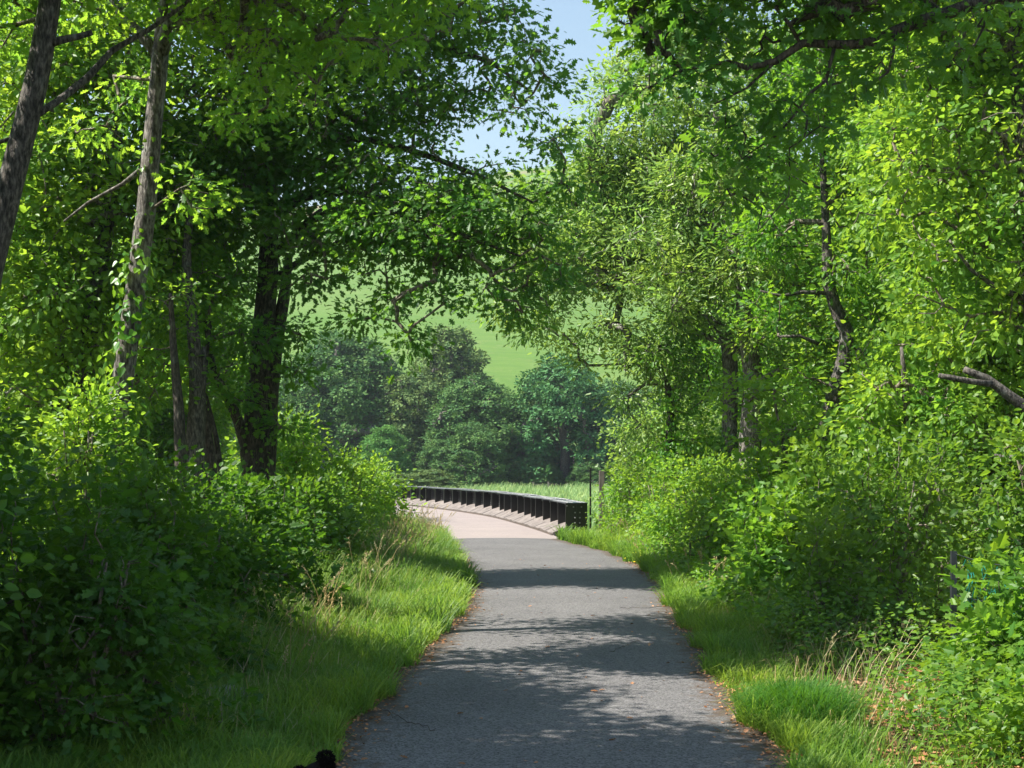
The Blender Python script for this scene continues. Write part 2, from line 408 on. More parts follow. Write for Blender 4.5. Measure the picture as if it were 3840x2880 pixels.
def ivy_on(root, base, L, z0, z1, n, rng, size=.075, out=.05, mat=None):
    L = np.asarray(L); i = rng.integers(0, len(L), n * 4); p = L[i][:, :3]; r = L[i][:, 3]
    ok = (p[:, 2] > z0) & (p[:, 2] < z1); p = p[ok][:n]; r = r[ok][:n]; m = len(p)
    a = rng.random(m) * 6.283; a = a + .6 * np.sin(p[:, 2] * 4)
    o = np.stack([np.cos(a), np.sin(a), np.zeros(m)], 1)
    pos = p + o * (r + rng.random(m) ** 2 * out * 2 + .008)[:, None] + np.stack([0 * a, 0 * a, rng.normal(0, .12, m)], 1)
    d = np.stack([rng.normal(0, .5, m), rng.normal(0, .5, m), -np.ones(m) * .6], 1) + o * .3
    V, Fs, t = place(T_HEART, pos, d, o + rng.normal(0, .35, (m, 3)) + np.array([0, 0, .3]), size * (1 + rng.normal(0, .25, m)).clip(.4, 1.6), rng.random(m))
    mesh_np('ivy', V, Fs, mat or M['ivy'], root, tint=t, origin=base)

# ------------------------------------------------------------------ terrain, path, bridge
def sstep(x, a, b):
    t = np.clip((x - a) / (b - a), 0, 1); return t * t * (3 - 2 * t)

def ground_z(x, y):
    x = np.asarray(x, float); y = np.asarray(y, float)
    bank = -1.0 * sstep(np.abs(x), 6.5, 12) * sstep(y, -10, 8)
    z = bank + (-1.3 - bank) * sstep(y, 34.6, 38)
    bump = (np.sin(x * 2.3 + 1.1 * np.sin(y * 1.3)) + np.sin(y * 1.9 + x)) * .012
    side = np.clip((np.abs(x - .3) - 1.8) / 1.5, 0, 1)
    z = z + bump * (y < 36) + side * .05 * (y < 34) - .022
    u = sstep(y, 138, 200)
    hill = (np.maximum(y - 138, 0)) * .262 * u
    top = 520 + 60 * np.sin(x * .004 + .6)
    hill = np.where(y > top, (top - 138) * .262 + (y - top) * .015, hill)
    hill = hill * (1 + .10 * np.sin(x * .011 + .8)) + 3.0 * np.sin(x * .02 + y * .012) * u
    return z + hill

ys = np.concatenate([np.arange(-12, 6, 1.0), np.arange(6, 40, .3), np.arange(40, 140, 3.), np.arange(140, 640, 9.), np.arange(640, 2400, 160.)])
xs = np.concatenate([-np.geomspace(9, 1500, 44)[::-1], np.arange(-8.75, 9, .35), np.geomspace(9.2, 1500, 44)])
X, Yg = np.meshgrid(xs, ys); Z = ground_z(X, Yg)
nx, ny = len(xs), len(ys)
ii = (np.arange(ny - 1)[:, None] * nx + np.arange(nx - 1)[None]).ravel()
setp(mesh_np('ground', np.stack([X, Yg, Z], -1).reshape(-1, 3), [np.stack([ii, ii + 1, ii + nx + 1, ii + nx], 1)], M['ground'], smooth=True), kind='structure')

PR = [(2990, 2880), (2918, 2790), (2788, 2700), (2750, 2620), (2690, 2530), (2606, 2400), (2545, 2300), (2489, 2190), (2402, 2120), (2267, 2065), (2085, 2022)]
PL = [(1190, 2880), (1255, 2790), (1354, 2700), (1423, 2620), (1519, 2500), (1632, 2400), (1719, 2300), (1757, 2200), (1747, 2150), (1723, 2100), (1675, 2050), (1650, 2022)]
def edge(pts):
    o = []
    for px, py in pts:
        Y = EYE * F / (py - HZ); o.append(((px - 1920) / F * Y, Y))
    return np.array(o)
ER, EL = edge(PR), edge(PL)
ER = np.vstack([[1.35, -12], [1.45, 3], ER]); EL = np.vstack([[-1.25, -12], [-1.2, 3], EL])
yy = np.arange(-12, 33.93, .12); yy[-1] = 33.93
def xr(y): return np.interp(y, ER[:, 1], ER[:, 0])
def xl(y): return np.interp(y, EL[:, 1], EL[:, 0])
rng = np.random.default_rng(5)
k9 = np.ones(7) / 7
def sm(a): return np.convolve(np.pad(a, 3, 'edge'), k9, 'valid')
jr = sm(rng.normal(0, .05, len(yy))) * (yy < 33); jl = sm(rng.normal(0, .05, len(yy))) * (yy < 33)
R_, L_ = sm(xr(yy)) + jr, sm(xl(yy)) + jl
fr = np.array([0, .03, .09, .18, .35, .5, .65, .82, .91, .97, 1.])
TX = L_[:, None] * (1 - fr) + R_[:, None] * fr
dist = np.minimum(TX - L_[:, None], R_[:, None] - TX)
tint = np.clip(1 - dist / .42, 0, 1)
TZ = .008 + .025 * np.sin(fr * math.pi)[None] + 0 * TX
m_ = len(fr); ii = (np.arange(len(yy) - 1)[:, None] * m_ + np.arange(m_ - 1)[None]).ravel()
setp(mesh_np('path', np.stack([TX, np.broadcast_to(yy[:, None], TX.shape), TZ], -1).reshape(-1, 3), [np.stack([ii, ii + 1, ii + m_ + 1, ii + m_], 1)], M['asphalt'], tint=tint.ravel(), smooth=True), kind='structure')

cm = MB(); cr = np.random.default_rng(21)
for (x0_, y0_, x1_, y1_) in ((1.3, 17.15, 2.02, 17.3), (-.9, 9.9, -.5, 9.2), (.9, 13.1, 1.25, 14.0)):
    k_ = 14; L = [[x0_ + (x1_ - x0_) * q / k_, y0_ + (y1_ - y0_) * q / k_ + cr.normal(0, .06), .036] for q in range(k_ + 1)]
    cm.tube(L, .0025, 3, cap=False)
setp(cm.build('path_cracks', M['seam']), 'thin dark cracks across the tarmac', 'cracks', kind='stuff')
# bridge: centre line of the right-hand kerb foot
BR = np.array([(1.10, 33.95, 0, 1), (1.02, 35.6, 0, 1), (.35, 41.3, 0, 1), (-.84, 49.1, 0, 1), (-2.75, 56.6, 0, 1), (-4.75, 62.5, 0, 1), (-8.2, 71, 0, 1)], float)
BL = smoothline(BR, .35)[:, :2]
seg = np.linalg.norm(np.diff(BL, axis=0), axis=1); S = np.concatenate([[0], np.cumsum(seg)])
def bl(s):
    p = np.array([np.interp(s, S, BL[:, 0]), np.interp(s, S, BL[:, 1])]); q = np.array([np.interp(s + .3, S, BL[:, 0]), np.interp(s + .3, S, BL[:, 1])])
    q0 = np.array([np.interp(s - .3, S, BL[:, 0]), np.interp(s - .3, S, BL[:, 1])])
    t = q - q0; t /= np.linalg.norm(t); return p, t, np.array([t[1], -t[0]])   # point, tangent, outward(right)
bridge = thing('rail_bridge', (0, 34, 0), 'long low bridge of black riveted iron girders curving left beyond the tarmac', 'bridge')
BO = (0, 34, 0)
W_ = 3.65
def strip(prof_fn, s0, s1, step, name, mat, parent, closed=True, jit=None):
    ss = np.arange(s0, s1 + step * .5, step); V = []; k = None
    for q in ss:
        p, t, o = bl(q); pr = prof_fn(q); k = len(pr)
        for u, z in pr: V.append([p[0] + o[0] * u, p[1] + o[1] * u, z])
    Fs = []
    for i in range(len(ss) - 1):
        for j in range(k if closed else k - 1): Fs.append((i * k + j, i * k + (j + 1) % k, (i + 1) * k + (j + 1) % k, (i + 1) * k + j))
    mb = MB(); mb.add(V, Fs)
    if closed: mb.add(V[:k], [tuple(range(k))[::-1]]); mb.add(V[-k:], [tuple(range(k))])
    return mb.build(name, mat, parent, origin=BO)
SE = S[-1] - .5
strip(lambda q: [(-W_ - .02, .012), (-W_ - .02, -.5), (.02, -.5), (.02, .012)], 0.0, SE, .5, 'deck', M['deck'], bridge)
GS = 1.62                                 # the girders start here (Y about 35.6)
def v3(o, t, u, w, z): return np.array([o[0] * u + t[0] * w, o[1] * u + t[1] * w, z])
def girder(side, ends=True):
    """side=+1: girder outside the right kerb; -1: the left one"""
    def B(s, u):
        p, t, o = bl(s)
        if side < 0: p = p - o * W_; o = -o
        return p, t, o
    def pr(s, u, z, w=0):
        p, t, o = B(s, u); return np.array([p[0] + o[0] * u + t[0] * w, p[1] + o[1] * u + t[1] * w, z])
    H = .83
    def sw(profile, s0, s1, st, name, mat, parent, close=True):
        ss = np.linspace(s0, s1, max(2, int(round((s1 - s0) / st)) + 1)); V = []; k = len(profile(0))
        for q in ss:
            for u, z in profile(q): V.append(pr(q, u, z))
        Fs = [(i * k + j, i * k + (j + 1) % k, (i + 1) * k + (j + 1) % k, (i + 1) * k + j) for i in range(len(ss) - 1) for j in range(k)]
        Fs += [tuple(range(k))[::-1], tuple((len(ss) - 1) * k + j for j in range(k))]
        mb = MB(); mb.add(V, Fs); return mb, (name, mat, parent)
    mb, _ = sw(lambda q: [(.60, -.45), (.60, H - .03), (.622, H - .03), (.622, -.45)], GS, SE, .35, 0, 0, 0)
    # angle under the flange along the web
    mb2, _ = sw(lambda q: [(.50, H - .10), (.50, H - .032), (.598, H - .032), (.598, H - .10)], GS + .01, SE, .35, 0, 0, 0)
    mb.add(np.concatenate(mb2.V), [tuple(f) for v in mb2.F.values() for f in v])
    g = mb.build('girder', M['black'], bridge, origin=BO)
    setp(g)
    # flange plates, laid in lapped lengths with rivets
    fb = MB(); s = GS - .06; kk = 0
    while s < SE:
        e = min(s + 2.8, SE); th = .012 * (kk % 2)
        m3, _ = sw(lambda q: [(.31, H - .028 + th), (.31, H + .0 + th), (.87, H + .0 + th), (.87, H - .028 + th)], s, e - .01, .35, 0, 0, 0)
        fb.add(np.concatenate(m3.V), [tuple(f) for v in m3.F.values() for f in v])
        q = s + .08
        while q < e - .05:
            for u in (.38, .50, .72, .82): fb.dome(pr(q, u, H + th), (0, 0, 1), .017)
            q += .16
        s = e; kk += 1
    fb.build('top_flange', M['flange'], g, origin=BO)
    # stiffener ribs
    rr = np.random.default_rng(8); rv = MB()
    s = GS + .02; first = True; n = 0
    while s < SE and n < 26:
        rb = MB(); p, t, o = B(s, 0)
        tv = np.array([t[0], t[1], 0]); ov = np.array([o[0], o[1], 0]); zv = np.array([0, 0, 1.])
        def Q(u, z, w=0): return pr(s, u, z, w)
        if first:
            rb.box(Q(.595, (H - .03 - .40) / 2, 0) + 0, ov * .275, tv * .012, zv * (H - .03 + .40) / 2)
            for (u, z) in [(.36, .75), (.52, .72), (.72, .72)] + [(u, z) for u in (.56, .68) for z in (.58, .45, .32, .19, .06)]:
                rv.dome(Q(u, z, -.013), -tv, .02, .017)
            ep = rb.build('end_plate', M['black'], g, origin=BO)
        else:
            pts = [(.325, .15), (.325, H - .032), (.595, H - .032), (.595, .2)]
            V = [Q(u, z, -.009) for u, z in pts] + [Q(u, z, .009) for u, z in pts]
            rb.add(V, [(0, 1, 2, 3), (7, 6, 5, 4), (0, 4, 5, 1), (1, 5, 6, 2), (2, 6, 7, 3), (3, 7, 4, 0)])
            rb.box(Q(.335, .48, .03), ov * .006, tv * .03, zv * .33)
            rb.box(Q(.585, .45, .045), ov * .008, tv * .036, zv * .30)
            rb.box(Q(.585, .45, -.055), ov * .008, tv * .045, zv * .30)
            for z in np.arange(.26, .76, .085):
                rv.dome(Q(.577, z, -.06), -ov, .02); rv.dome(Q(.577, z, .05), -ov, .018)
            # curved knee under the flange
            kp = [(.33 + .26 * math.sin(a) * .999, H - .04 - .17 * (1 - math.cos(a))) for a in np.linspace(0, 1.2, 5)]
            rb.tube([Q(u, z, -.014) for u, z in kp], .007, 4)
            o_ = rb.build('stiffener', M['black'], g, origin=BO)
        first = False; n += 1; s += 1.42 * (1 if n % 5 else .62)
    setp(rv.build('rivet_heads', M['rivet'], g, origin=BO), kind='stuff')
    # sloping concrete kerb between deck and girder
    def kp(q):
        j = .012 * math.sin(q * 1.9) + .01 * math.sin(q * 5.1)
        return [(.03, -.3), (.0 + j, .045), (-.01 + j, .075 + j * .6), (.30, .195), (.318, .225), (.59, .31), (.59, -.3)]
    mb, _ = sw(kp, GS + .03, SE, .2, 0, 0, 0)
    k_ = mb.build('kerb', M['kerb'], bridge, origin=BO)
    eb, _ = sw(lambda q: [(-.035, .010), (-.035, .016), (-.006, .05), (-.006, .010)], GS + .03, SE, .3, 0, 0, 0); eb.build('kerb_seam', M['seam'], bridge, origin=BO)
    for s in np.arange(GS + 1.4, SE, 2.2):   # dark joints between kerb lengths
        a, b2 = pr(s, -.012, .078), pr(s, .302, .214)
        gb = MB(); gb.tube([a, (a + b2) / 2 + [0, 0, .002], b2], .0045, 4); gb.build('joint', M['black'], k_, origin=BO)
girder(1); girder(-1)
ab = MB()
p, t, o = bl(0.5)
ab.box([p[0] - o[0] * W_ / 2, 34.75, -.95], (2.6, -.1, 0), (.03, .75, 0), (0, 0, .44)); ab.build('abutment', M['stone'], bridge, origin=BO)

# posts beside the girder end
pb = thing('steel_post', P(2214, 1990, 36.3) * [1, 1, 0], 'slim black steel post standing at the near end of the girder', 'post')
mb = MB(); x0 = P(2214, 1990, 36.3)
mb.box([x0[0], 36.3, .20], (.022, 0, 0), (0, .022, 0), (0, 0, 1.48)); mb.box([x0[0], 36.3, 1.69], (.03, 0, 0), (0, .03, 0), (0, 0, .012))
mb.build('shaft', M['black'], pb, origin=tuple(x0 * [1, 1, 0]))
for z in (.2, .7, 1.2):
    mb = MB(); mb.tube([[x0[0] - .03, 36.27, z], [x0[0] + .03, 36.27, z]], .012, 6)
    mb.build('wire_clip', M['galv'], pb, origin=tuple(x0 * [1, 1, 0]))
x1 = P(2256, 1990, 37.2)
pw = thing('timber_post', x1 * [1, 1, 0], 'square grey timber post poking out behind the yellow-green hedge', 'post')
mb = MB(); c = .065
mb.box([x1[0], 37.2, .15], (c, 0, 0), (0, c, 0), (0, 0, 1.47)); mb.add([[x1[0] + i * c, 37.2 + j * c, 1.62] for i in (-1, 1) for j in (-1, 1)] + [[x1[0], 37.2, 1.632]], [(0, 1, 4), (1, 3, 4), (3, 2, 4), (2, 0, 4)])
mb.build('shaft', M['post'], pw, origin=tuple(x1 * [1, 1, 0]))

# ------------------------------------------------------------------ trees on the left
rs = np.random.default_rng(77)
def tree(name, seed, base, stems, lobes, leafm, t, label, bark='bark', twig='twig', leaf=.1, per=14, spread=.17, sp=.34,
         group=None, keep=-.02, ivy=None, cat='tree', extra=None, **k):
    root = thing(name, base, label, cat, group)
    pl = Plant(seed); ids = [pl.stem(s_) for s_ in stems]
    lobes_px(pl, lobes, leaf_sp=sp, keep=keep)
    if extra: extra(pl)
    n = pl.finish(root, base, M[bark], M[twig], M[leafm], t, leaf, per, spread, **k)
    if ivy:
        for (si, z0, z1, cnt, sz, out) in ivy: ivy_on(root, base, pl.stems[si], z0, z1, cnt, pl.rng, sz, out)
    return root

def S_(pts, Y, r):     # stem through photo points at one depth (Y may be a list), radii list
    Ys = Y if hasattr(Y, '__len__') else [Y] * len(pts)
    return [np.append(P(x, y, yy_), rr) for (x, y), yy_, rr in zip(pts, Ys, r)]

def gpt(px, Y): return np.array([(px - 1920) / F * Y, Y, float(ground_z((px - 1920) / F * Y, Y))])

# T1 leaning trunk at the upper left
b1 = np.array([-5.0, 12.2, -.03])
tree('oak_tree', 11, b1, [[np.append(b1, .17), np.append([-4.75, 12.1, 1.6], .145), *S_([(-70, 1150), (5, 830), (75, 560), (130, 330), (178, 60), (215, -260), (300, -900)], 12, [.12, .11, .104, .098, .092, .08, .05])],
      S_([(165, 170), (230, 150), (290, 138), (345, 122)], 12, [.04, .034, .028, .024]),
      S_([(140, 430), (230, 370), (330, 290), (420, 190), (560, 110), (690, 20), (800, -120)], [12, 12.2, 12.4, 12.6, 12.8, 13, 13.2], [.03, .032, .032, .028, .022, .016, .01]),
      S_([(120, 520), (40, 520), (-90, 560)], 12, [.02, .018, .014])],
     [(60, -350, 12, .9), (400, -500, 12, 1.1), (-150, 100, 12.4, .5), (60, -80, 12.3, .45), (330, 20, 13, .35), (600, -350, 12.5, .9), (150, -900, 12, 1.2), (560, -850, 12, 1.1)],
     'oak', T_OAK, 'leaning oak with a bare ridged trunk cut off by the upper left corner', 'bark', leaf=.105, per=13, spread=.16, sp=.3, rt=.005)

# T2 ivy-clad forked trunk
b2 = gpt(385, 14.6)
tree('oak_tree', 12, b2, [[np.append(b2, .16), *S_([(395, 2000), (410, 1850), (432, 1650), (470, 1350), (510, 1050), (548, 800), (570, 560), (585, 380), (600, 190)], 14.5, [.13, .12, .115, .108, .10, .098, .09, .086, .084])],
      S_([(600, 200), (640, 90), (690, 0), (760, -180), (850, -500)], [14.5, 14.4, 14.3, 14, 13.6], [.085, .075, .07, .055, .03]),
      S_([(595, 190), (612, 80), (632, -20), (650, -300), (620, -700)], 14.5, [.06, .07, .066, .05, .03]),
      S_([(590, 200), (520, 120), (460, 60), (425, 0), (380, -200)], [14.5, 14.6, 14.7, 14.8, 15], [.06, .055, .05, .045, .03]),
      S_([(560, 620), (620, 605)], 14.5, [.03, .012]), S_([(525, 640), (460, 690), (330, 760), (240, 830)], [14.5, 14.6, 14.8, 15], [.03, .022, .016, .01])],
     [(820, 60, 14, .55), (1060, 110, 13.2, .5), (1000, 330, 13.6, .42), (1300, 60, 12.6, .48), (1200, 300, 12.8, .32), (860, 480, 14.2, .34), (780, 720, 14.4, .3), (440, 300, 15, .35), (1480, 180, 12, .3),
      (380, 480, 15.2, .35), (1550, -60, 12, .5), (900, -300, 13.6, 1.1), (1350, -380, 12.6, 1.1), (500, -450, 14.5, 1.3), (1000, -700, 13, .9)],
     'oak', T_OAK, 'slender oak with a pale forked trunk and bright ivy climbing it', 'barkpale', leaf=.11, per=13, spread=.16, sp=.3, rt=.0062,
     ivy=[(0, .6, 2.3, 420, .08, .12), (0, 2.2, 4.0, 330, .075, .06), (0, 4.0, 5.2, 60, .06, .02)], wob=.09)

# T3 twin-trunk oak overhanging the path
b3 = gpt(955, 22)
def hang(pl):
    pass
tree('oak_tree', 13, b3, [[np.append(b3, .29), *S_([(950, 1900), (955, 1700), (965, 1500), (985, 1250), (1005, 1050), (1010, 850), (1000, 600), (1010, 350), (1020, 50)], 22, [.23, .195, .185, .17, .16, .14, .12, .1, .06])],
      [np.append(b3 + [.12, .1, 0], .2), *S_([(995, 1850), (1010, 1650), (1020, 1400), (1045, 1220), (1065, 1120), (1085, 950)], 22.1, [.15, .12, .12, .11, .09, .06])],
      S_([(940, 1800), (915, 1650), (870, 1520), (800, 1380), (770, 1200)], [22, 21.9, 21.7, 21.5, 21.4], [.11, .09, .075, .05, .03]),
      S_([(1000, 850), (1120, 750), (1320, 720), (1500, 770)], [22, 21.5, 20.8, 20], [.09, .07, .05, .03]),
      S_([(1005, 980), (1130, 860), (1250, 780), (1450, 790), (1700, 870), (1950, 960)], [22, 21.4, 20.8, 20.2, 19.6, 19.2], [.09, .08, .065, .055, .035, .015]),
      S_([(1000, 620), (1200, 520), (1450, 540), (1750, 640), (2000, 760)], [22, 21.2, 20.4, 19.8, 19.2], [.08, .065, .05, .035, .015]),
      S_([(1005, 1060), (1160, 960), (1300, 900), (1500, 930), (1700, 1010)], [22, 21.4, 20.8, 20.4, 20], [.06, .05, .04, .03, .015]),
      S_([(1000, 400), (1200, 230), (1500, 160), (1800, 220), (2000, 350)], [22, 21, 20, 19.4, 19], [.08, .06, .045, .03, .014])],
     [(1180, 650, 21.2, .9, .45), (1430, 690, 20.4, .9, .45), (1650, 740, 20, .85, .4), (1880, 830, 19.4, .75, .36), (2050, 880, 19.2, .5, .26), (1130, 870, 21, .8, .4), (1400, 900, 20.4, .8, .36), (1640, 960, 19.8, .75, .36),
      (1850, 1050, 19.4, .5, .3), (1950, 1180, 19.3, .26, .22), (1230, 1060, 20.6, .42, .3), (1480, 1130, 20, .34, .3), (1540, 1270, 19.9, .2, .24), (1560, 470, 19.9, .45, .3), (1700, 420, 19.6, .35, .25), (1780, 640, 19.6, .5, .22), (1750, 960, 19.8, .6, .3), (1500, 820, 20.2, .9, .35), (2100, 1000, 19.3, .35, .3), (1980, 1080, 19.4, .3, .25), (1300, 540, 20.8, .7, .4), (820, 600, 22, 1.1, .8), (1250, 200, 20.8, 1.0, .7), (1900, 730, 19.4, .5, .25), (2080, 700, 19, .35, .25), (1730, 760, 19.7, .5, .25), (1600, 880, 20, .6, .3), (1950, 890, 19.3, .45, .25), (1450, 1000, 20.3, .5, .3), (1240, 900, 20.8, .6, .35), (1100, 1060, 21, .4, .3), (1350, 1180, 20.3, .3, .2), (1660, 1130, 19.8, .25, .25),
      (950, 700, 21.6, 1.0, .7), (760, 820, 21.8, 1.0, .7), (820, 1050, 21.6, .8, .5), (700, 1200, 21.8, .7, .45), (880, 1250, 21, .45, .3), (1000, 1280, 21.2, .3, .2), (930, 1480, 21.3, .25, .2), (1060, 1600, 21.6, .22, .2), (1120, 1250, 21.4, .25, .2), (1120, 1400, 22, .22, .22),
      (1000, 450, 21.4, 1.1, .8), (1280, 400, 20.6, 1.0, .6), (1530, 330, 20, .8, .5), (1620, 560, 19.9, .42, .25), (1800, 270, 19.4, .6, .4), (1940, 420, 19, .42, .28), (2080, 530, 18.9, .3, .2), (2060, 300, 19, .22, .16),
      (1050, 130, 21, 1.2, .9), (1380, 90, 20, 1.1, .8), (1650, 20, 19.4, .9, .6), (1920, 60, 19, .55, .45), (1980, 200, 18.8, .3, .3), (1200, -350, 20.5, 1.6, 1.2), (1600, -400, 19.5, 1.3, 1.0), (1900, -350, 19, .9, .8), (700, -200, 21.5, 1.6, 1.2)],
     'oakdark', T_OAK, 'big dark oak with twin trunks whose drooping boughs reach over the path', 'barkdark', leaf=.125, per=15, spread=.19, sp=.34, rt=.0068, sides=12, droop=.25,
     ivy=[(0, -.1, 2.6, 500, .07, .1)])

# thin trees behind, between T2 and T3
tree('thin_tree', 14, gpt(735, 20.5), [[np.append(gpt(735, 20.5), .17), *S_([(738, 1850), (732, 1650), (740, 1500), (725, 1250), (700, 1000), (720, 700)], 20.5, [.15, .14, .12, .09, .07, .04])],
      S_([(738, 1560), (760, 1450), (765, 1300)], 20.5, [.06, .05, .03])],
     [(720, 1050, 21, .6), (560, 1150, 21, .6), (640, 900, 21.5, .8), (560, 1350, 21, .45), (820, 1420, 21, .3), (700, 650, 21, .9)],
     'mid', T_OAK, 'upright grey-barked tree just left of the twin-trunk oak', 'bark', leaf=.1, per=12, spread=.17, group='thin trees between the two big trunks on the left')
tree('thin_tree', 15, gpt(680, 19.5), [[np.append(gpt(680, 19.5), .1), *S_([(680, 1850), (676, 1700), (672, 1560), (650, 1300), (640, 1100)], 19.5, [.09, .08, .075, .05, .03])]],
     [(620, 1120, 19.5, .5), (500, 1300, 19.5, .4), (690, 1230, 19.8, .4)],
     'oak', T_OAK, 'thin dark stem standing right behind the ivy-clad oak', 'barkdark', leaf=.1, per=12, spread=.17, group='thin trees between the two big trunks on the left')
tree('thin_tree', 16, gpt(800, 21), [[np.append(gpt(800, 21), .09), *S_([(800, 1850), (790, 1700), (776, 1600), (765, 1400), (790, 1200)], 21, [.08, .07, .06, .05, .03])],
      [np.append(gpt(855, 21.2), .06), *S_([(850, 1850), (826, 1750), (810, 1640), (765, 1450)], 21.2, [.05, .045, .04, .02])]],
     [(800, 1250, 21, .4), (870, 1360, 21, .3)],
     'mid', T_HEX, 'two slanting dark saplings next to the twin-trunk oak', 'barkdark', leaf=.08, per=12, spread=.17, group='thin trees between the two big trunks on the left')

# bright trees behind on the left
tree('oak_tree', 21, gpt(250, 20.5), [[np.append(gpt(250, 20.5), .2), *S_([(240, 1800), (300, 1500), (350, 1150), (400, 850), (430, 640), (440, 300)], 20.5, [.17, .15, .12, .11, .1, .06])],
      S_([(300, 1500), (200, 1250), (230, 1000)], 20.5, [.07, .05, .03])],
     [(380, 300, 20.8, 1.3), (150, 450, 20.5, 1.4), (300, 750, 20.8, 1.4), (80, 850, 20.5, 1.3), (450, 1000, 20.8, 1.1), (200, 1150, 20.5, 1.3), (20, 1200, 20.5, 1.1), (380, 1300, 20.7, .9), (550, 600, 20.8, 1.1), (560, 150, 20.8, 1.2), (150, 50, 20.5, 1.4), (750, 350, 21, 1.1), (40, 1500, 20.5, 1.0), (230, 1500, 20.5, .8), (620, 1400, 20.5, .7), (700, 800, 21, .9)],
     'yellow', T_HEX, 'bright oak behind the two foremost trunks on the left', 'bark', leaf=.12, per=20, spread=.24, sp=.46, rt=.006)
tree('oak_tree', 22, gpt(-350, 24.5), [[np.append(gpt(-350, 24.5), .2), *S_([(-330, 1600), (-280, 1000), (-250, 400), (-200, -100)], 24.5, [.18, .15, .12, .06])]],
     [(-100, 400, 24.5, 1.1), (-80, 900, 24.5, 1.0), (20, 650, 25, .7), (-60, 1250, 24.5, .8), (40, 150, 24.5, .8), (-200, 0, 24.5, .8), (60, 1080, 25, .5), (-400, -300, 24.5, .9)],
     'yellow', T_HEX, 'leafy oak at the left edge behind the leaning trunk', 'bark', leaf=.11, per=18, spread=.21, sp=.4, rt=.006)

# ------------------------------------------------------------------ generic prototypes
def generic(seed, h, r, leafm, t, leaf, per, sp, spread, nl, name, label, cat='tree', bark='bark', low=.12, shell=.0, rt=.006, group=None, r0=.16):
    root = thing(name, (0, 0, 0), label, cat, group)
    pl = Plant(seed); g = pl.rng
    n = 7; pts = []
    for i in range(n):
        q = i / (n - 1); pts.append([g.normal(0, .02 * h) * q, g.normal(0, .02 * h) * q, h * .82 * q, r0 * (1 - .75 * q)])
    pl.stem(pts, .4)
    for i in range(nl):
        z = h * (low + (1 - low) * (i + .5) / nl) * .96
        q = (z / h - low) / (1 - low); R = r * math.sqrt(max(.12, 1 - (2 * q - .85) ** 2 / 1.9)); a = i * 2.4 + g.normal(0, .3)
        d = R * (.35 + .55 * g.random()) if i % 3 else R * .25
        lr = r * (.30 + .18 * g.random())
        pl.lobe([d * math.cos(a), d * math.sin(a), max(z - lr * .3, lr * .6)], lr, lr * .75, leaf_sp=sp, shell=shell, keep=.06)
    pl.finish(root, (0, 0, 0), M[bark], M['twig'], M[leafm], t, leaf, per, spread, rt=rt, sides=8)
    return root

def dup(root, loc, rz, sc, label, group=None, mat=None):
    r = root.copy(); COL.objects.link(r); r.location = loc; r.rotation_euler = (0, 0, rz); r.scale = sc
    r['label'] = label
    if group: r['group'] = group
    for ch in root.children:
        c_ = ch.copy(); COL.objects.link(c_); c_.parent = r
        if mat and ch.name.split('.')[0] in ('crown', 'foliage'):
            c_.material_slots[0].link = 'OBJECT'; c_.material_slots[0].material = M[mat]
        for g2 in ch.children:
            d_ = g2.copy(); COL.objects.link(d_); d_.parent = c_
    return r

def put(root, loc, rz, sc):
    root.location = loc; root.rotation_euler = (0, 0, rz); root.scale = sc

GL, GR = 'woodland trees behind on the left', 'woodland trees behind on the right'
gA = generic(31, 11, 3.6, 'mid', T_HEX, .13, 22, .50, .26, 34, 'woodland_tree', 'tall mid-green tree filling the gap left of the twin-trunk oak', group=GL)
gB = generic(32, 10, 3.3, 'yellow', T_HEX, .13, 22, .48, .25, 32, 'woodland_tree', 'yellow-green tree behind the leafy oak at the left edge', group=GL)
def gz(x, y): return (x, y, float(ground_z(x, y)))
put(gA, gz(-14, 33), .4, (1, 1, 1.05))
put(gB, gz(-19, 38), 1.2, (1.1, 1.1, 1.1))
dup(gA, gz(-11, 45), 2.2, (1, 1, 1.0), 'rounded tree deep in the wood behind the bright left oak', GL, 'oak')
dup(gB, gz(-17, 47), 3.2, (1.2, 1.2, 1.2), 'broad tree furthest back in the left-hand wood', GL, 'mid')
# trees added beside the path, out of view to the left, to shade it
dup(gA, gz(-7.8, 9.6), 4.1, (.78, .82, .95), 'tall tree added out of view beside the leaning oak to shade the path', GL)
dup(gB, gz(-5.5, 6.9), 2.2, (.75, .75, .85), 'smaller tree added out of view before the leaning oak to shade the path', GL, 'mid')

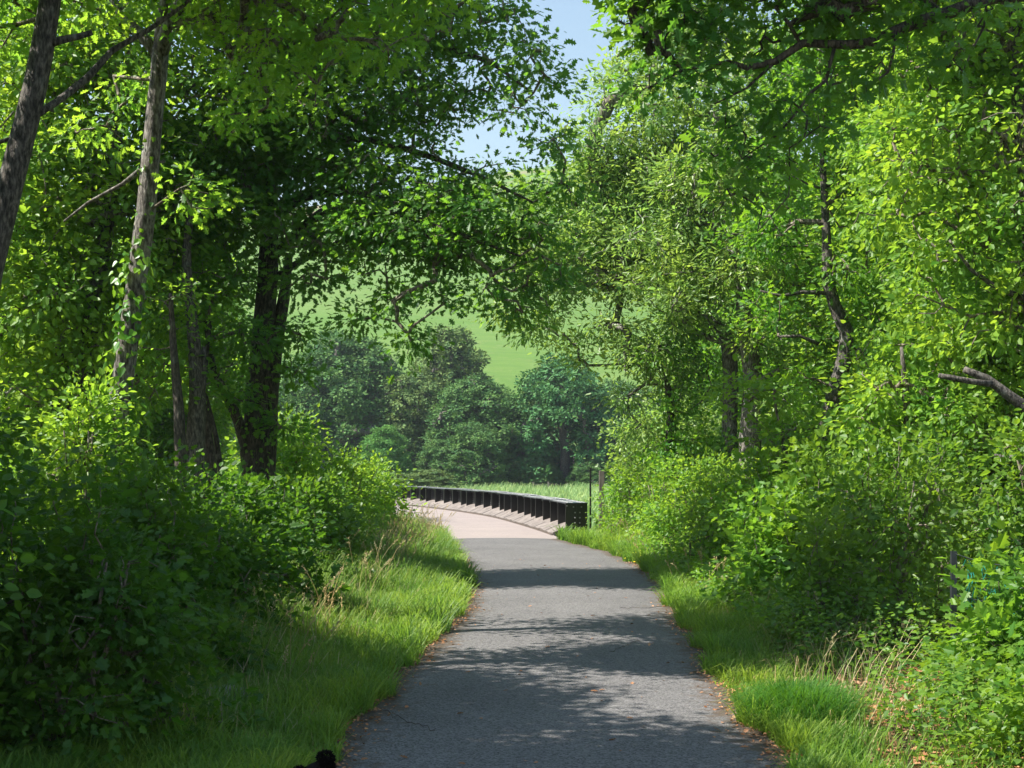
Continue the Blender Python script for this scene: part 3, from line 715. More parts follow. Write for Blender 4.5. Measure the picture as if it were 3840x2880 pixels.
# ------------------------------------------------------------------ trees on the right
b5 = gpt(2815, 30)
tree('oak_tree', 41, b5, [[np.append(b5, .3), *S_([(2812, 1750), (2815, 1600), (2825, 1450), (2800, 1250), (2780, 1050), (2740, 850), (2700, 600), (2680, 350)], 30, [.26, .22, .2, .19, .16, .13, .1, .06])],
      S_([(2740, 1780), (2735, 1600), (2740, 1400), (2720, 1250), (2640, 1180)], 31, [.2, .17, .17, .15, .06]),
      S_([(2800, 1330), (2700, 1280), (2600, 1240), (2520, 1150)], 30.5, [.08, .07, .06, .03]),
      S_([(2780, 1050), (2600, 1000), (2400, 1050), (2250, 1080)], [30, 30.5, 31, 31.5], [.09, .08, .06, .03]),
      S_([(2750, 900), (2560, 780), (2350, 760), (2150, 800)], [30, 31, 32, 32], [.09, .08, .06, .03]),
      S_([(2810, 1440), (2900, 1400), (2960, 1360)], 29.8, [.06, .05, .03])],
     [(2230, 560, 32, .95), (2330, 330, 32, .85), (2480, 230, 32, 1.1), (2130, 720, 32, .75), (2010, 900, 32, .75), (1900, 1030, 32, .6), (2060, 1130, 32, .75), (2230, 950, 32, 1.2), (2420, 600, 32, 1.4), (2420, 950, 31, 1.5), (2300, 1230, 31.5, .8), (2420, 1350, 31, .7),
      (2620, 420, 31, 1.3), (2680, 760, 30.5, 1.5), (2600, 1120, 30, 1.1), (2650, 150, 32, 1.3), (2850, 560, 30, 1.3), (2880, 950, 29.5, 1.2), (2200, 1370, 32, .35), (2370, 1500, 31.5, .4), (2700, -150, 31, 1.6), (2950, 250, 30, 1.4), (2120, 1000, 33, .9), (2400, 1600, 31.5, .35), (2440, 60, 33, .7), (2030, 690, 32.5, .6), (1960, 980, 32, .6), (1830, 900, 32, .45), (1780, 760, 32.5, .4), (1950, 760, 32.5, .6), (2120, 1260, 31.5, .45), (2150, 900, 32, .9), (2280, 760, 32, 1.0), (1870, 1160, 32, .35), (2520, 1300, 31, .8), (2560, 1450, 31.5, .6), (1990, 1240, 32, .3), (2900, 1250, 29.5, .8), (2940, 1500, 29, .5)],
     'olive', T_LONG, 'grey-green oak with silvery leaves and two pale trunks behind the hedge', 'barkpale', 'barkpale', leaf=.155, per=22, spread=.25, sp=.43, rt=.0085,
     ivy=[(0, 0, 1.8, 400, .08, .1), (1, 0, 2.5, 500, .08, .12)])
b6 = gpt(3055, 22)
tree('oak_tree', 42, b6, [[np.append(b6, .2), *S_([(3065, 1850), (3085, 1700), (3120, 1520), (3165, 1350), (3172, 1240), (3130, 1150), (3105, 1060), (3100, 900), (3090, 700), (3085, 550), (3110, 300)], 22, [.17, .15, .13, .12, .11, .1, .09, .07, .055, .045, .03])],
      S_([(3100, 705), (3150, 640), (3180, 590), (3260, 520)], 22, [.03, .026, .02, .012]),
      S_([(3075, 705), (3030, 690), (2970, 660)], 22, [.02, .016, .01]),
      S_([(3100, 1100), (3010, 1095), (2930, 1110), (2850, 1090)], 22, [.035, .03, .025, .012]),
      S_([(3070, 1290), (3000, 1260), (2920, 1262)], 21.8, [.03, .025, .02]),
      S_([(3180, 1300), (3260, 1330), (3330, 1380)], 22, [.04, .03, .02])],
     [(3160, 480, 22, .7), (2950, 620, 22.3, .6), (3270, 740, 22, .8), (2880, 860, 22.5, .7), (3250, 1010, 22, .7), (2890, 1180, 22.2, .5), (3340, 1260, 22, .6), (3050, 280, 22, .9), (3320, 300, 22, .8), (3000, 1420, 22, .4), (3230, 1480, 22, .4), (3000, 950, 22.8, .5), (3250, 1200, 22.6, .6),(2980,1600,21.8,.35),(3120,60,22,1.0)],
     'mid', T_OAK, 'thin crooked oak with a bent trunk standing behind the right-hand shrubs', 'bark', leaf=.115, per=14, spread=.19, sp=.33, rt=.007, ivy=[(0, 0, 1.7, 300, .07, .08)])
b7 = gpt(2510, 31)
tree('small_tree', 43, b7, [[np.append(b7, .13), *S_([(2510, 1800), (2512, 1650), (2515, 1500), (2490, 1420), (2450, 1350), (2420, 1300)], 31, [.11, .1, .08, .07, .05, .03])]],
     [(2570, 1500, 31, .5), (2470, 1330, 31, .5), (2610, 1640, 31, .5), (2560, 1250, 31, .6), (2650, 1400, 31.5, .6), (2480, 1700, 31, .35), (2660, 1780, 31, .45), (2560, 1790, 31, .35)],
     'mid', T_HEX, 'small tree with a dark ivy-wrapped trunk above the hedge by the bridge', 'barkdark', leaf=.11, per=18, spread=.2, sp=.36,
     ivy=[(0, 0, 3.2, 900, .09, .16)])
# yellow-green tree on the right with broken dead limbs
b8 = gpt(3960, 15.5)
rt8 = tree('oak_tree', 44, b8, [[np.append(b8, .25), *S_([(3960, 1900), (3950, 1600), (3900, 1300), (3880, 1000), (3860, 700), (3820, 350), (3800, 0)], 15.5, [.2, .18, .15, .13, .11, .08, .05])],
      S_([(3940, 1640), (3850, 1530), (3780, 1480), (3700, 1420), (3650, 1400), (3615, 1385)], 15.2, [.07, .065, .056, .045, .04, .034]),
      S_([(3720, 1440), (3640, 1430), (3560, 1415), (3520, 1408)], 15, [.035, .032, .03, .026]),
      S_([(3870, 1130), (3740, 1080), (3640, 1010), (3560, 900)], 15.5, [.04, .03, .022, .012]),
      S_([(3880, 700), (3820, 540), (3790, 420), (3720, 380)], 15.5, [.03, .026, .02, .012]),
      S_([(3960, 1690), (3860, 1700), (3780, 1722), (3730, 1705)], 14.2, [.06, .05, .035, .012])],
     [(3700, 120, 15.5, .7), (3480, 300, 16, .7), (3700, 480, 15.5, .7), (3500, 640, 16, .6), (3760, 800, 15.5, .7), (3560, 900, 16, .6), (3640, 1180, 15.8, .55), (3800, 1220, 15.6, .5), (3450, 1100, 16.2, .45), (3350, 520, 16.5, .6), (3300, 800, 17, .5), (3850, 200, 15.5, .7), (3500, 0, 16, .8), (3800, 1010, 15.6, .5), (3600, -300, 15.5, 1.1)],
     'yellow', T_HEX, 'yellow-green tree at the right edge with broken dead limbs poking out', 'bark', leaf=.1, per=16, spread=.18, sp=.32, rt=.0065)
# hawthorn thickets below it
tree('hawthorn', 45, gpt(3420, 18), [[np.append(gpt(3420, 18), .09), *S_([(3425, 1900), (3410, 1700), (3400, 1500), (3380, 1300)], 18, [.08, .07, .05, .02])]],
     [(3350, 1450, 18, .6), (3520, 1500, 18, .6), (3250, 1600, 18, .5), (3480, 1680, 18, .6), (3300, 1780, 18, .5), (3600, 1780, 17.5, .5), (3420, 1300, 18.2, .4), (3650, 1620, 17.6, .5)],
     'yellow', T_HEX, 'sunlit yellow-green hawthorn between the crooked oak and the broken limbs', 'bark', leaf=.085, per=16, spread=.16, sp=.29, cat='shrub', group=None)
tree('hawthorn', 46, gpt(2960, 20), [[np.append(gpt(2960, 20), .07), *S_([(2960, 1900), (2950, 1750), (2930, 1600)], 20, [.06, .05, .02])]],
     [(2900, 1480, 20, .45), (2780, 1500, 20.5, .45), (2980, 1650, 20, .45), (2850, 1650, 20.3, .4)],
     'yellow', T_HEX, 'small bright hawthorn spray in front of the pale twin trunks', 'bark', leaf=.085, per=14, spread=.16, sp=.3, cat='shrub')
# overhead branch, near
b9 = np.array([5.6, 9.8, -.03])
tree('oak_tree', 47, b9, [[np.append(b9, .3), [5.5, 9.8, 1.5, .24], [5.4, 9.9, 3.2, .2], [5.1, 10, 5.0, .15], [4.8, 10, 7.0, .09]],
      [[5.25, 9.95, 4.2, .09], *S_([(4250, 80), (3900, -30), (3717, -10), (3543, 52), (3428, 87), (3358, 116), (3254, 162), (3167, 168), (3011, 162), (2907, 231), (2803, 255), (2733, 231), (2560, 262), (2430, 330)], 10, [.07, .055, .048, .044, .042, .04, .036, .032, .028, .026, .022, .014, .01, .006])],
      S_([(3130, 175), (3115, 231), (3098, 301), (3040, 347), (3000, 405), (2919, 503), (2780, 596)], 10, [.014, .013, .012, .012, .01, .008, .004]),
      S_([(3000, 405), (3030, 440), (3015, 520), (2960, 555), (2962, 640), (2958, 735), (2840, 870)], 10, [.008, .008, .007, .006, .005, .005, .003]),
      S_([(3360, 116), (3350, 200), (3330, 270), (3250, 330), (3255, 390)], 9.9, [.013, .011, .009, .006, .004]),
      S_([(3000, 160), (2960, 90), (2910, 30), (2965, -60)], 10, [.012, .014, .016, .02]),
      S_([(3540, 50), (3400, -40), (3260, 20), (3120, 90), (2900, 160)], 10.2, [.02, .016, .016, .014, .01]),
      S_([(3700, 0), (3690, 100), (3640, 200), (3610, 270)], 9.8, [.008, .007, .006, .004]),
      S_([(2910, 230), (2800, 330), (2680, 390)], 10, [.012, .009, .005])],
     [(2480, 130, 10, .26, .16), (2650, 70, 10, .3, .18), (2830, 150, 10.1, .26, .16), (3050, 60, 10, .28, .18), (3250, 40, 10, .26, .16), (3450, 40, 10, .26, .16), (2600, 300, 10, .24, .14), (2440, 330, 10, .2, .12), (2760, 440, 10, .2, .12), (2930, 400, 10, .18, .12), (3060, 480, 10, .16, .1), (2830, 580, 10, .18, .1), (2680, 560, 10, .14, .1), (2980, 620, 10, .1, .1), (3560, 230, 9.8, .13, .1), (3640, 60, 9.9, .2, .14), (3300, 250, 9.9, .12, .1), (3150, 300, 10, .14, .1), (2360, 60, 10.1, .16, .12), (2400, -60, 10, .3, .2), (2900, -80, 10, .35, .2), (3300, -120, 10, .4, .25), (2600, -250, 10, .6, .4), (3100, -400, 10, .8, .5), (2760, 720, 10, .1, .1)],
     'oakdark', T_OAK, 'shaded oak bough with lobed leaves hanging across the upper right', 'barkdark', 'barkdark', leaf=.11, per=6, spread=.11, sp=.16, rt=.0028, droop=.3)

gC = generic(33, 10.5, 3.4, 'yellow', T_HEX, .13, 22, .48, .25, 34, 'woodland_tree', 'sunlit tree rising between the silvery oak and the crooked oak', group=GR)
gD = generic(34, 11, 3.6, 'mid', T_HEX, .13, 22, .5, .26, 34, 'woodland_tree', 'mid-green tree behind the crooked oak trunk', group=GR)
put(gC, gz(8.6, 29), 1.1, (1, 1, 1.05))
put(gD, gz(9.6, 36), .6, (1.05, 1.05, 1.1))
dup(gC, gz(13.2, 34), 2.0, (1.1, 1.1, 1.1), 'yellow-green tree high behind the broken-limbed tree', GR)
dup(gD, gz(7.4, 42), 3.0, (1, 1, 1.15), 'tree behind the silvery oak, closing off the sky', GR, 'olive')
dup(gC, gz(6.6, 19.5), 4.4, (.62, .62, .78), 'smaller yellow-green tree right behind the hawthorn', GR)
dup(gD, gz(8.3, 22.5), 5.4, (.85, .85, .95), 'leafy tree filling the space right of the crooked oak', GR, 'yellow')
dup(gD, gz(13.5, 46), 1.4, (1.2, 1.2, 1.2), 'dark tree at the very back of the right-hand wood', GR, 'oakdark')

# ------------------------------------------------------------------ hedges
def shrub(name, seed, x, y, w_, h, leafm, t, leaf, label, group, per=15, sp=.26, spread=.14, nl=7, cat='shrub', depth=None):
    base = np.array([x, y, float(ground_z(x, y))]); root = thing(name, base, label, cat, group)
    pl = Plant(seed); g = pl.rng
    for i in range(4):
        a = g.random() * 6.28; pl.stem([[x + g.normal(0, .08), y + g.normal(0, .08), base[2], .022], [x + math.cos(a) * w_ * .25, y + math.sin(a) * w_ * .25, h * .45, .016], [x + math.cos(a) * w_ * .45, y + math.sin(a) * w_ * .45, h * .8, .008]], .2)
    dp = depth or w_
    for i in range(nl):
        a = i * 2.4 + g.random(); q = (i + .5) / nl; lr = w_ * (.36 + .16 * g.random())
        z = h * (.12 + .68 * q); d = w_ * (.85 - .42 * q) * (.6 + .4 * g.random())
        pl.lobe([x + d * math.cos(a), y + dp * d / w_ * math.sin(a), max(z, lr * .5)], lr, lr * .7, leaf_sp=sp, minz=.03)
    # long shoots standing above the mass
    for i in range(5):
        a = g.random() * 6.28; d = w_ * .6 * g.random(); p = np.array([x + d * math.cos(a), y + d * math.sin(a), h * .75])
        j = pl.node(p, 0, 0, False)
        for k in range(4):
            q2 = p + np.array([g.normal(0, .05), g.normal(0, .05), .11 + .04 * g.random()]); j = pl.node(q2, j, 0, False); pl.tips.append(j); pl.tc.append(q2 - [0, 0, .1]); p = q2
    pl.finish(root, base, M['twig'], M['twig'], M[leafm], t, leaf, per, spread, rt=.0028, sides=6, leafname='foliage', stemname='stems', branchname='twigs', flat=.7, droop=.1)
    return root
HL, HR = 'shrubs of the shaded hedge left of the path', 'shrubs of the sunlit hedge right of the path'
left = [
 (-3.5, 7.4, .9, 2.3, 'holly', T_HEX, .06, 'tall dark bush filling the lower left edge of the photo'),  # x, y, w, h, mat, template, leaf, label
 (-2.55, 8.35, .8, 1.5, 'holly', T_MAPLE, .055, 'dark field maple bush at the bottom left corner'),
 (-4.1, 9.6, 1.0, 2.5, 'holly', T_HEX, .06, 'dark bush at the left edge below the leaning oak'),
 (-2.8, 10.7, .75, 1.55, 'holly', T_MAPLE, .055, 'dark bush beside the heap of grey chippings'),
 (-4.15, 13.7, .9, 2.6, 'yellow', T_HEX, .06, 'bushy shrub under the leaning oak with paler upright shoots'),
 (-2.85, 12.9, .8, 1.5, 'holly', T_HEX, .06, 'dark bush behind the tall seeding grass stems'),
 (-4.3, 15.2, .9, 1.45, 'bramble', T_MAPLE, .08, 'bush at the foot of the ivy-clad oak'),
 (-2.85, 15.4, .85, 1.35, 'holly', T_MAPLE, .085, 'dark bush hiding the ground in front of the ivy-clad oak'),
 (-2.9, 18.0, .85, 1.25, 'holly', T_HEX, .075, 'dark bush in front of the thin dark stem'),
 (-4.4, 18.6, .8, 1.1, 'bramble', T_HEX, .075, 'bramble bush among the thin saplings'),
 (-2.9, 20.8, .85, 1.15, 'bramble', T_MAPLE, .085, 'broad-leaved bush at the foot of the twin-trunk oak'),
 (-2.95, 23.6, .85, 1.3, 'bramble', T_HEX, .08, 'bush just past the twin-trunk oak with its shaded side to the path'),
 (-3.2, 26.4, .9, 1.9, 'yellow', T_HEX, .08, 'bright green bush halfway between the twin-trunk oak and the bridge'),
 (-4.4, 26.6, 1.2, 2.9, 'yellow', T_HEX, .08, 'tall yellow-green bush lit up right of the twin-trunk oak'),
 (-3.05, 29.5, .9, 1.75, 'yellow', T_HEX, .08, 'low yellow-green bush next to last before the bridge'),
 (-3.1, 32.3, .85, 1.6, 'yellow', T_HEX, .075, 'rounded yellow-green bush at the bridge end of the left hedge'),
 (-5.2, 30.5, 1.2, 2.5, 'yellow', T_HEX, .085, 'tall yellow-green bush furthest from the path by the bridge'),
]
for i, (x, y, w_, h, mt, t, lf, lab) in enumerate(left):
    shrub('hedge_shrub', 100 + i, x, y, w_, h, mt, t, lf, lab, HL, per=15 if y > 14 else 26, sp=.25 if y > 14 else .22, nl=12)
right = [
 (3.4, 8.2, .55, .8, 'hazel', T_MAPLE, .07, 'low broad-leaved bush at the bottom right corner'),
 (3.55, 9.9, .55, .75, 'hazel', T_MAPLE, .08, 'low sprawling bush below the torn wire fence'),
 (4.2, 10.2, .55, .42, 'yellow', T_MAPLE, .07, 'bright maple seedlings in front of the fence post'),
 (5.0, 12.9, .9, 2.3, 'bramble', T_HEX, .07, 'dark bush behind the torn wire fence'),
 (3.8, 14.2, .9, 2.0, 'bramble', T_HEX, .065, 'dark ivy-choked bush in the shaded part of the hedge'),
 (2.95, 13.3, .55, .95, 'bramble', T_HEX, .065, 'bramble clump spilling onto the verge before the shaded bush'),
 (3.7, 16.8, .85, 1.9, 'bramble', T_MAPLE, .085, 'sunlit hazel-like bush with broad leaves below the crooked oak'),
 (3.0, 16.3, .55, 1.15, 'hazel', T_MAPLE, .085, 'low bush of broad pale leaves bordering the grass'),
 (5.0, 16.2, .9, 2.0, 'bramble', T_HEX, .07, 'bush under the broken dead limbs'),
 (3.45, 19.5, .85, 1.75, 'hazel', T_MAPLE, .085, 'bright bush beside the end of the tree shadow'),
 (3.4, 22.6, .85, 1.6, 'yellow', T_HEX, .07, 'yellow-green bramble mound in the middle of the sunlit hedge'),
 (4.7, 20.8, .9, 1.9, 'hazel', T_HEX, .075, 'bush crowding the foot of the crooked oak'),
 (3.3, 25.7, .9, 1.65, 'yellow', T_HEX, .07, 'sunlit bramble mound by the yellow flowers'),
 (4.8, 25.3, .9, 1.8, 'yellow', T_HEX, .075, 'bush in front of the pale twin trunks'),
 (3.15, 28.8, .9, 1.7, 'yellow', T_HEX, .07, 'bramble mound between the flowers and the girder end'),
 (2.8, 31.8, .8, 1.6, 'hazel', T_HEX, .07, 'mound next to last before the bridge, with fresh green leaves'),
 (2.75, 35.0, .7, 1.45, 'yellow', T_HEX, .07, 'mound nearest the bridge, touching the black steel post'),
 (4.2, 32.2, .9, 2.2, 'hazel', T_HEX, .08, 'rounded green bush rising behind the timber post'),
 (4.5, 28.8, .9, 1.8, 'yellow', T_HEX, .075, 'bush below the ivy-wrapped small tree'),
]
for i, (x, y, w_, h, mt, t, lf, lab) in enumerate(right):
    shrub('hedge_shrub', 140 + i, x, y, w_, h, mt, t, lf, lab, HR, per=15 if y > 14 else 17, sp=.25 if y > 14 else .22, nl=12)

# ------------------------------------------------------------------ grass, litter, flowers
def blades(name, rng, pos, hgt, wid, lean, mat, label, cat, bend=.5, kind='stuff'):
    N = len(pos); a = rng.random(N) * 6.283; d = np.stack([np.cos(a), np.sin(a), 0 * a], 1); s = np.stack([-np.sin(a + .5), np.cos(a + .5), 0 * a], 1)
    h = hgt[:, None]; up = np.array([0, 0, 1.]); ln = lean[:, None]
    p1 = pos + up * h * .5 + d * h * ln * .3; p2 = pos + up * h * .85 + d * h * ln * .75; p3 = pos + up * h * (1 - .35 * ln) + d * h * ln * 1.25
    w2 = wid[:, None] * .5
    V = np.stack([pos - s * w2, pos + s * w2, p1 - s * w2 * .85, p1 + s * w2 * .85, p2 - s * w2 * .5, p2 + s * w2 * .5, p3], 1).reshape(-1, 3)
    o = (np.arange(N) * 7)[:, None]
    q = np.concatenate([np.array([[0, 1, 3, 2]]) + o, np.array([[2, 3, 5, 4]]) + o]); t = np.array([[4, 5, 6]]) + o
    ob = mesh_np(name, V, [q, t], mat, tint=np.repeat(rng.random(N) * .8 + .2 * rng.random(N), 7))
    return setp(ob, label, cat, kind=kind)
g = np.random.default_rng(3)
def verge(n, y0, y1, side, w0, w1, pw=1.0):
    y = y0 + (y1 - y0) * g.random(n) ** pw
    if side > 0: e0 = np.interp(y, yy, R_); e1 = np.maximum(e0 + .5, 3.0 + 0 * y); x = e0 + w0 + (e1 - e0 + w1 - w0) * g.random(n) ** 1.25
    else: e0 = np.interp(y, yy, L_); e1 = np.minimum(e0 - .5, -2.75 + 0 * y); x = e0 - w0 + (e1 - e0 - w1 + w0) * g.random(n) ** 1.15
    x = x + .06 * np.sin(y * 3.1) + .05 * np.sin(y * 7.7)
    return np.stack([x, y, ground_z(x, y)], 1)
def clump(p, s=2.2, ph=0.): return .5 + .5 * np.sin(p[:, 0] * s * 1.7 + ph + 1.3 * np.sin(p[:, 1] * s)) * np.sin(p[:, 1] * s * .9 + ph)
# short turf
for side, lab, ph in ((-1, 'short bright grass edging the left of the path', .3), (1, 'short bright grass edging the right of the path', 1.9)):
    p = verge(120000, 7.2, 33.8, side, .0, 0, 1.5); c = clump(p, 2.2, ph)
    if side > 0:      # bare litter patch at the lower right
        bare = (p[:, 1] < 13.3) & (p[:, 0] > 2.15 + .1 * np.sin(p[:, 1] * 5)); keepm = ~bare | (g.random(len(p)) < .06); p = p[keepm]; c = c[keepm]
    dk = .5 + .5 * np.sin(p[:, 0] * 9 + 2 * np.sin(p[:, 1] * 7)) * np.sin(p[:, 1] * 8.3 + p[:, 0] * 3); q_ = g.random(len(p)) < .35 + .65 * dk; p = p[q_]; c = c[q_]; dk = dk[q_]
    h = (.04 + .12 * c + .05 * dk) * (.4 + 1.3 * g.random(len(p)) ** 1.5) * (1 + .02 * p[:, 1])
    wd = (.0045 + .00028 * p[:, 1]) * (1 + .5 * g.random(len(p)))
    blades('grass', g, p, h, wd, .3 + .7 * g.random(len(p)), M['grass'], lab, 'grass')
# long grass towards the hedge
for side, n, lab in ((-1, 42000, 'long seeding grass between the left hedge and the turf'), (1, 20000, 'long grass at the foot of the right hedge')):
    n = int(n * 1.4); p = verge(n, 8.5, 33.9, side, .12, .3, 1.0); c = clump(p, 1.6, 2.)
    e = np.interp(p[:, 1], yy, L_ if side < 0 else R_); far = np.clip(np.abs(p[:, 0] - e) / 1.5, 0, 1)
    if side < 0: keepm = (p[:, 1] > 9.9) | (g.random(n) < .25)
    else: keepm = ((p[:, 1] > 13) | (p[:, 0] < 2.3)) & (g.random(n) < .8)
    p = p[keepm]; c = c[keepm]; far = far[keepm]
    h = (.12 + .42 * c * far + .16 * far + (.012 * np.clip(p[:, 1] - 15, 0, 14) if side < 0 else 0)) * (.4 + .9 * g.random(len(p)))
    wd = (.004 + .0002 * p[:, 1]) * (1 + .5 * g.random(len(p)))
    blades('grass', g, p, h, wd, .2 + .6 * g.random(len(p)), M['tallgrass'], lab, 'grass')
for side in (-1, 1):
    p = verge(2600, 8.5, 33.9, side, .1, .2, 1.0); far = np.clip(np.abs(p[:, 0] - np.interp(p[:, 1], yy, L_ if side < 0 else R_)) / 1.2, .1, 1)
    blades('dry_grass', g, p, (.12 + .38 * far) * (.4 + .8 * g.random(len(p))), (.003 + .00018 * p[:, 1]) * (1 + .5 * g.random(len(p))), .2 + .7 * g.random(len(p)), M['straw'], 'dry straw-coloured blades scattered through the ' + ('left' if side < 0 else 'right') + ' verge', 'grass')
# dark tussock at the lower right
tc = np.array([(2400 + 0) / F * 0 + 1.95, 9.55]); n = 5200
a = g.random(n) * 6.283; r = g.random(n) ** .7 * .30
p = np.stack([tc[0] + r * np.cos(a) * 1.15, tc[1] + r * np.sin(a) * 1.5, 0 * a - .02], 1)
N = n; d = np.stack([np.cos(a), np.sin(a)], 1)
blades('tussock', g, p, (.14 + .26 * g.random(n)) * (1 - .35 * (r / .3) ** 2), .005 + .003 * g.random(n), .3 + .9 * g.random(n), M['tussock'], 'dark green grass tussock at the lower right edge of the path', 'grass', kind='thing')
# seeding stems: single things would be countless here
def seedstems(lab, pts, h0, h1, n):
    y = pts[1] + (pts[3] - pts[1]) * g.random(n); x = pts[0] + (pts[2] - pts[0]) * g.random(n)
    P0 = []; Pp = []
    V = []; parts = []; N = n
    pos = np.stack([x, y, ground_z(x, y)], 1); hh = h0 + (h1 - h0) * g.random(n)
    a = g.random(n) * 6.283; ln = .1 + .35 * g.random(n)
    pts_ = []; sz = []; dirs = []
    mb = MB()
    for i in range(n):
        d = np.array([math.cos(a[i]), math.sin(a[i]), 0]); L = []
        for k in range(6):
            q = k / 5; L.append(pos[i] + np.array([0, 0, 1]) * hh[i] * (q - .25 * ln[i] * q ** 3) + d * hh[i] * ln[i] * q ** 2.2)
        L = np.array(L); mb.tube(L, np.linspace(.0022, .0012, 6) * (1 + y[i] * .04), 3, cap=False)
        hd = L[-1] - L[-2]; hd /= np.linalg.norm(hd)
        for k in range(16):
            q = k / 16; pts_.append(L[-1] - hd * .13 * q + np.append(g.normal(0, .006, 2), 0)); dirs.append(hd * .8 + g.normal(0, .45, 3)); sz.append(.022 + .012 * g.random())
    o = mb.build('seeding_grass', M['straw'])
    o2 = place(T_LONG, np.array(pts_), np.array(dirs), g.normal(0, 1, (len(pts_), 3)), np.array(sz), g.random(len(pts_)))
    ob = mesh_np('grass_seed_heads', o2[0], o2[1], M['straw'], tint=o2[2])
    return mb, o, ob
for (lab1, lab2, box, h0, h1, n) in (('thin straw-coloured stalks in the left-hand long grass', 'pale seed heads on the left-hand grass stalks', (-2.5, 10.5, -1.55, 17), .35, .85, 60),
                                  ('straw stalks crowded at the bridge end of the left verge', 'buff seed heads near the bridge end of the left verge', (-2.45, 19, -1.5, 33), .45, .95, 330),
                                  ('a few straw stalks along the right verge', 'seed heads on the right verge stalks', (2.2, 11, 2.9, 32), .3, .7, 60)):
    _, o1, o2_ = seedstems('', box, h0, h1, n)
    setp(o1, lab1, 'grass stalks', kind='stuff'); setp(o2_, lab2, 'seed heads', kind='stuff')
# ground cover plants at the lower right, and low leaves along both hedge feet
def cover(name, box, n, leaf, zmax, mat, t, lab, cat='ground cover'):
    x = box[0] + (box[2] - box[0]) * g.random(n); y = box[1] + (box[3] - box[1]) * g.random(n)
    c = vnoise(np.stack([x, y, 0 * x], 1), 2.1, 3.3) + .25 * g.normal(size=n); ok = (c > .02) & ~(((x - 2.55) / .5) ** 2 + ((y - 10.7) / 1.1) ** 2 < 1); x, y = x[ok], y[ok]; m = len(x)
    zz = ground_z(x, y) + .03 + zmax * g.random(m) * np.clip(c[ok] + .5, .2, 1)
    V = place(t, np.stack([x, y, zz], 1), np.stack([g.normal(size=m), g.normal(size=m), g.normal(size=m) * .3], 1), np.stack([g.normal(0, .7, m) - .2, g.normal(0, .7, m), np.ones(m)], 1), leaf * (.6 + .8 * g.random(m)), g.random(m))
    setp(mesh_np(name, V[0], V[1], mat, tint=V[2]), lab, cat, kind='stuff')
cover('ground_cover', (2.35, 7.6, 4.8, 13.4), 19000, .045, .62, M['bramble'], T_HEX, 'low bramble and herb leaves carpeting the lower right corner')
cover('ground_cover', (2.4, 13, 3.2, 33), 16000, .055, .4, M['hazel'], T_HEX, 'low leaves along the foot of the sunlit hedge')
cover('ground_cover', (-3.0, 7.5, -2.2, 33), 16000, .055, .35, M['bramble'], T_HEX, 'low dark leaves along the foot of the left hedge')
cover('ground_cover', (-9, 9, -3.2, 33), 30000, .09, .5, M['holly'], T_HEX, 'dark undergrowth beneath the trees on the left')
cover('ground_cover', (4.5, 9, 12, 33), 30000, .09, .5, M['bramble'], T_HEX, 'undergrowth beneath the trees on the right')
def litter(lab, box, n, sz, zoff=.012):
    x = box[0] + (box[2] - box[0]) * g.random(n); y = box[1] + (box[3] - box[1]) * g.random(n); m = n
    z = np.maximum(ground_z(x, y), np.where((x > np.interp(y, yy, L_)) & (x < np.interp(y, yy, R_)), .034, -1)) + zoff
    V = place(T_OAK if sz > .03 else T_HEX, np.stack([x, y, z], 1), np.stack([g.normal(size=m), g.normal(size=m), g.normal(0, .15, m)], 1), np.stack([g.normal(0, .3, m), g.normal(0, .3, m), np.ones(m)], 1), sz * (.5 + g.random(m)), g.random(m))
    setp(mesh_np('leaf_litter', V[0], V[1], M['litter'], tint=V[2]), lab, 'fallen leaves', kind='stuff')
litter('pinkish brown dead leaves under the low plants at the lower right', (2.0, 8.2, 3.6, 13.2), 3000, .06)
litter('scattered dead leaves lying on the tarmac', (-1.1, 8, 1.6, 26), 120, .045, .006)
for side in (-1, 1):
    n = 2600; y = 8 + 18 * g.random(n) ** 1.3; e = np.interp(y, yy, L_ if side < 0 else R_); x = e + side * (g.normal(.0, .10, n) )
    V = place(T_HEX, np.stack([x, y, np.full(n, .022)], 1), np.stack([g.normal(size=n), g.normal(size=n), g.normal(0, .2, n)], 1), np.stack([g.normal(0, .4, n), g.normal(0, .4, n), np.ones(n)], 1), .028 * (.5 + g.random(n)), g.random(n))
    setp(mesh_np('leaf_litter', V[0], V[1], M['litter'], tint=V[2]), 'brown leaf crumbs gathered along the ' + ('left' if side < 0 else 'right') + ' edge of the tarmac', 'fallen leaves', kind='stuff')
n = 240; cs = np.array([(2.28, 25.5), (2.36, 24.2), (2.45, 22.5), (2.3, 26.5)]); ci = g.integers(0, 4, n)
x = cs[ci, 0] + g.normal(0, .12, n) + .1; y = cs[ci, 1] + g.normal(0, .35, n)
V = place(T_HEX, np.stack([x, y, .06 + .14 * g.random(n)], 1), g.normal(size=(n, 3)), np.stack([g.normal(0, .4, n), g.normal(0, .4, n) - .4, np.ones(n)], 1), .035 * (.7 + .6 * g.random(n)), g.random(n))
setp(mesh_np('flowers', V[0], V[1], M['petal'], tint=V[2]), 'small yellow flowers in the grass on the right near the bridge', 'flowers', kind='stuff')
# gravel heap bottom left
mb = MB(); n = 700
for i in range(n):
    x = -2.1 + g.normal(0, .20); y = 10.35 + g.normal(0, .32); r = .010 + .016 * g.random()
    z = .02 + .10 * math.exp(-((x + 2.1) ** 2 / .06 + (y - 10.35) ** 2 / .16)) + .004 * g.random()
    u = g.normal(size=(3, 3)); u /= np.linalg.norm(u, axis=1)[:, None]
    mb.box([x, y, z], u[0] * r, np.cross(u[0], u[1]) * r, u[2] * r * .6)
setp(mb.build('gravel', M['gravel']), 'little heap of grey stone chippings in the shade at the lower left', 'gravel', kind='stuff')

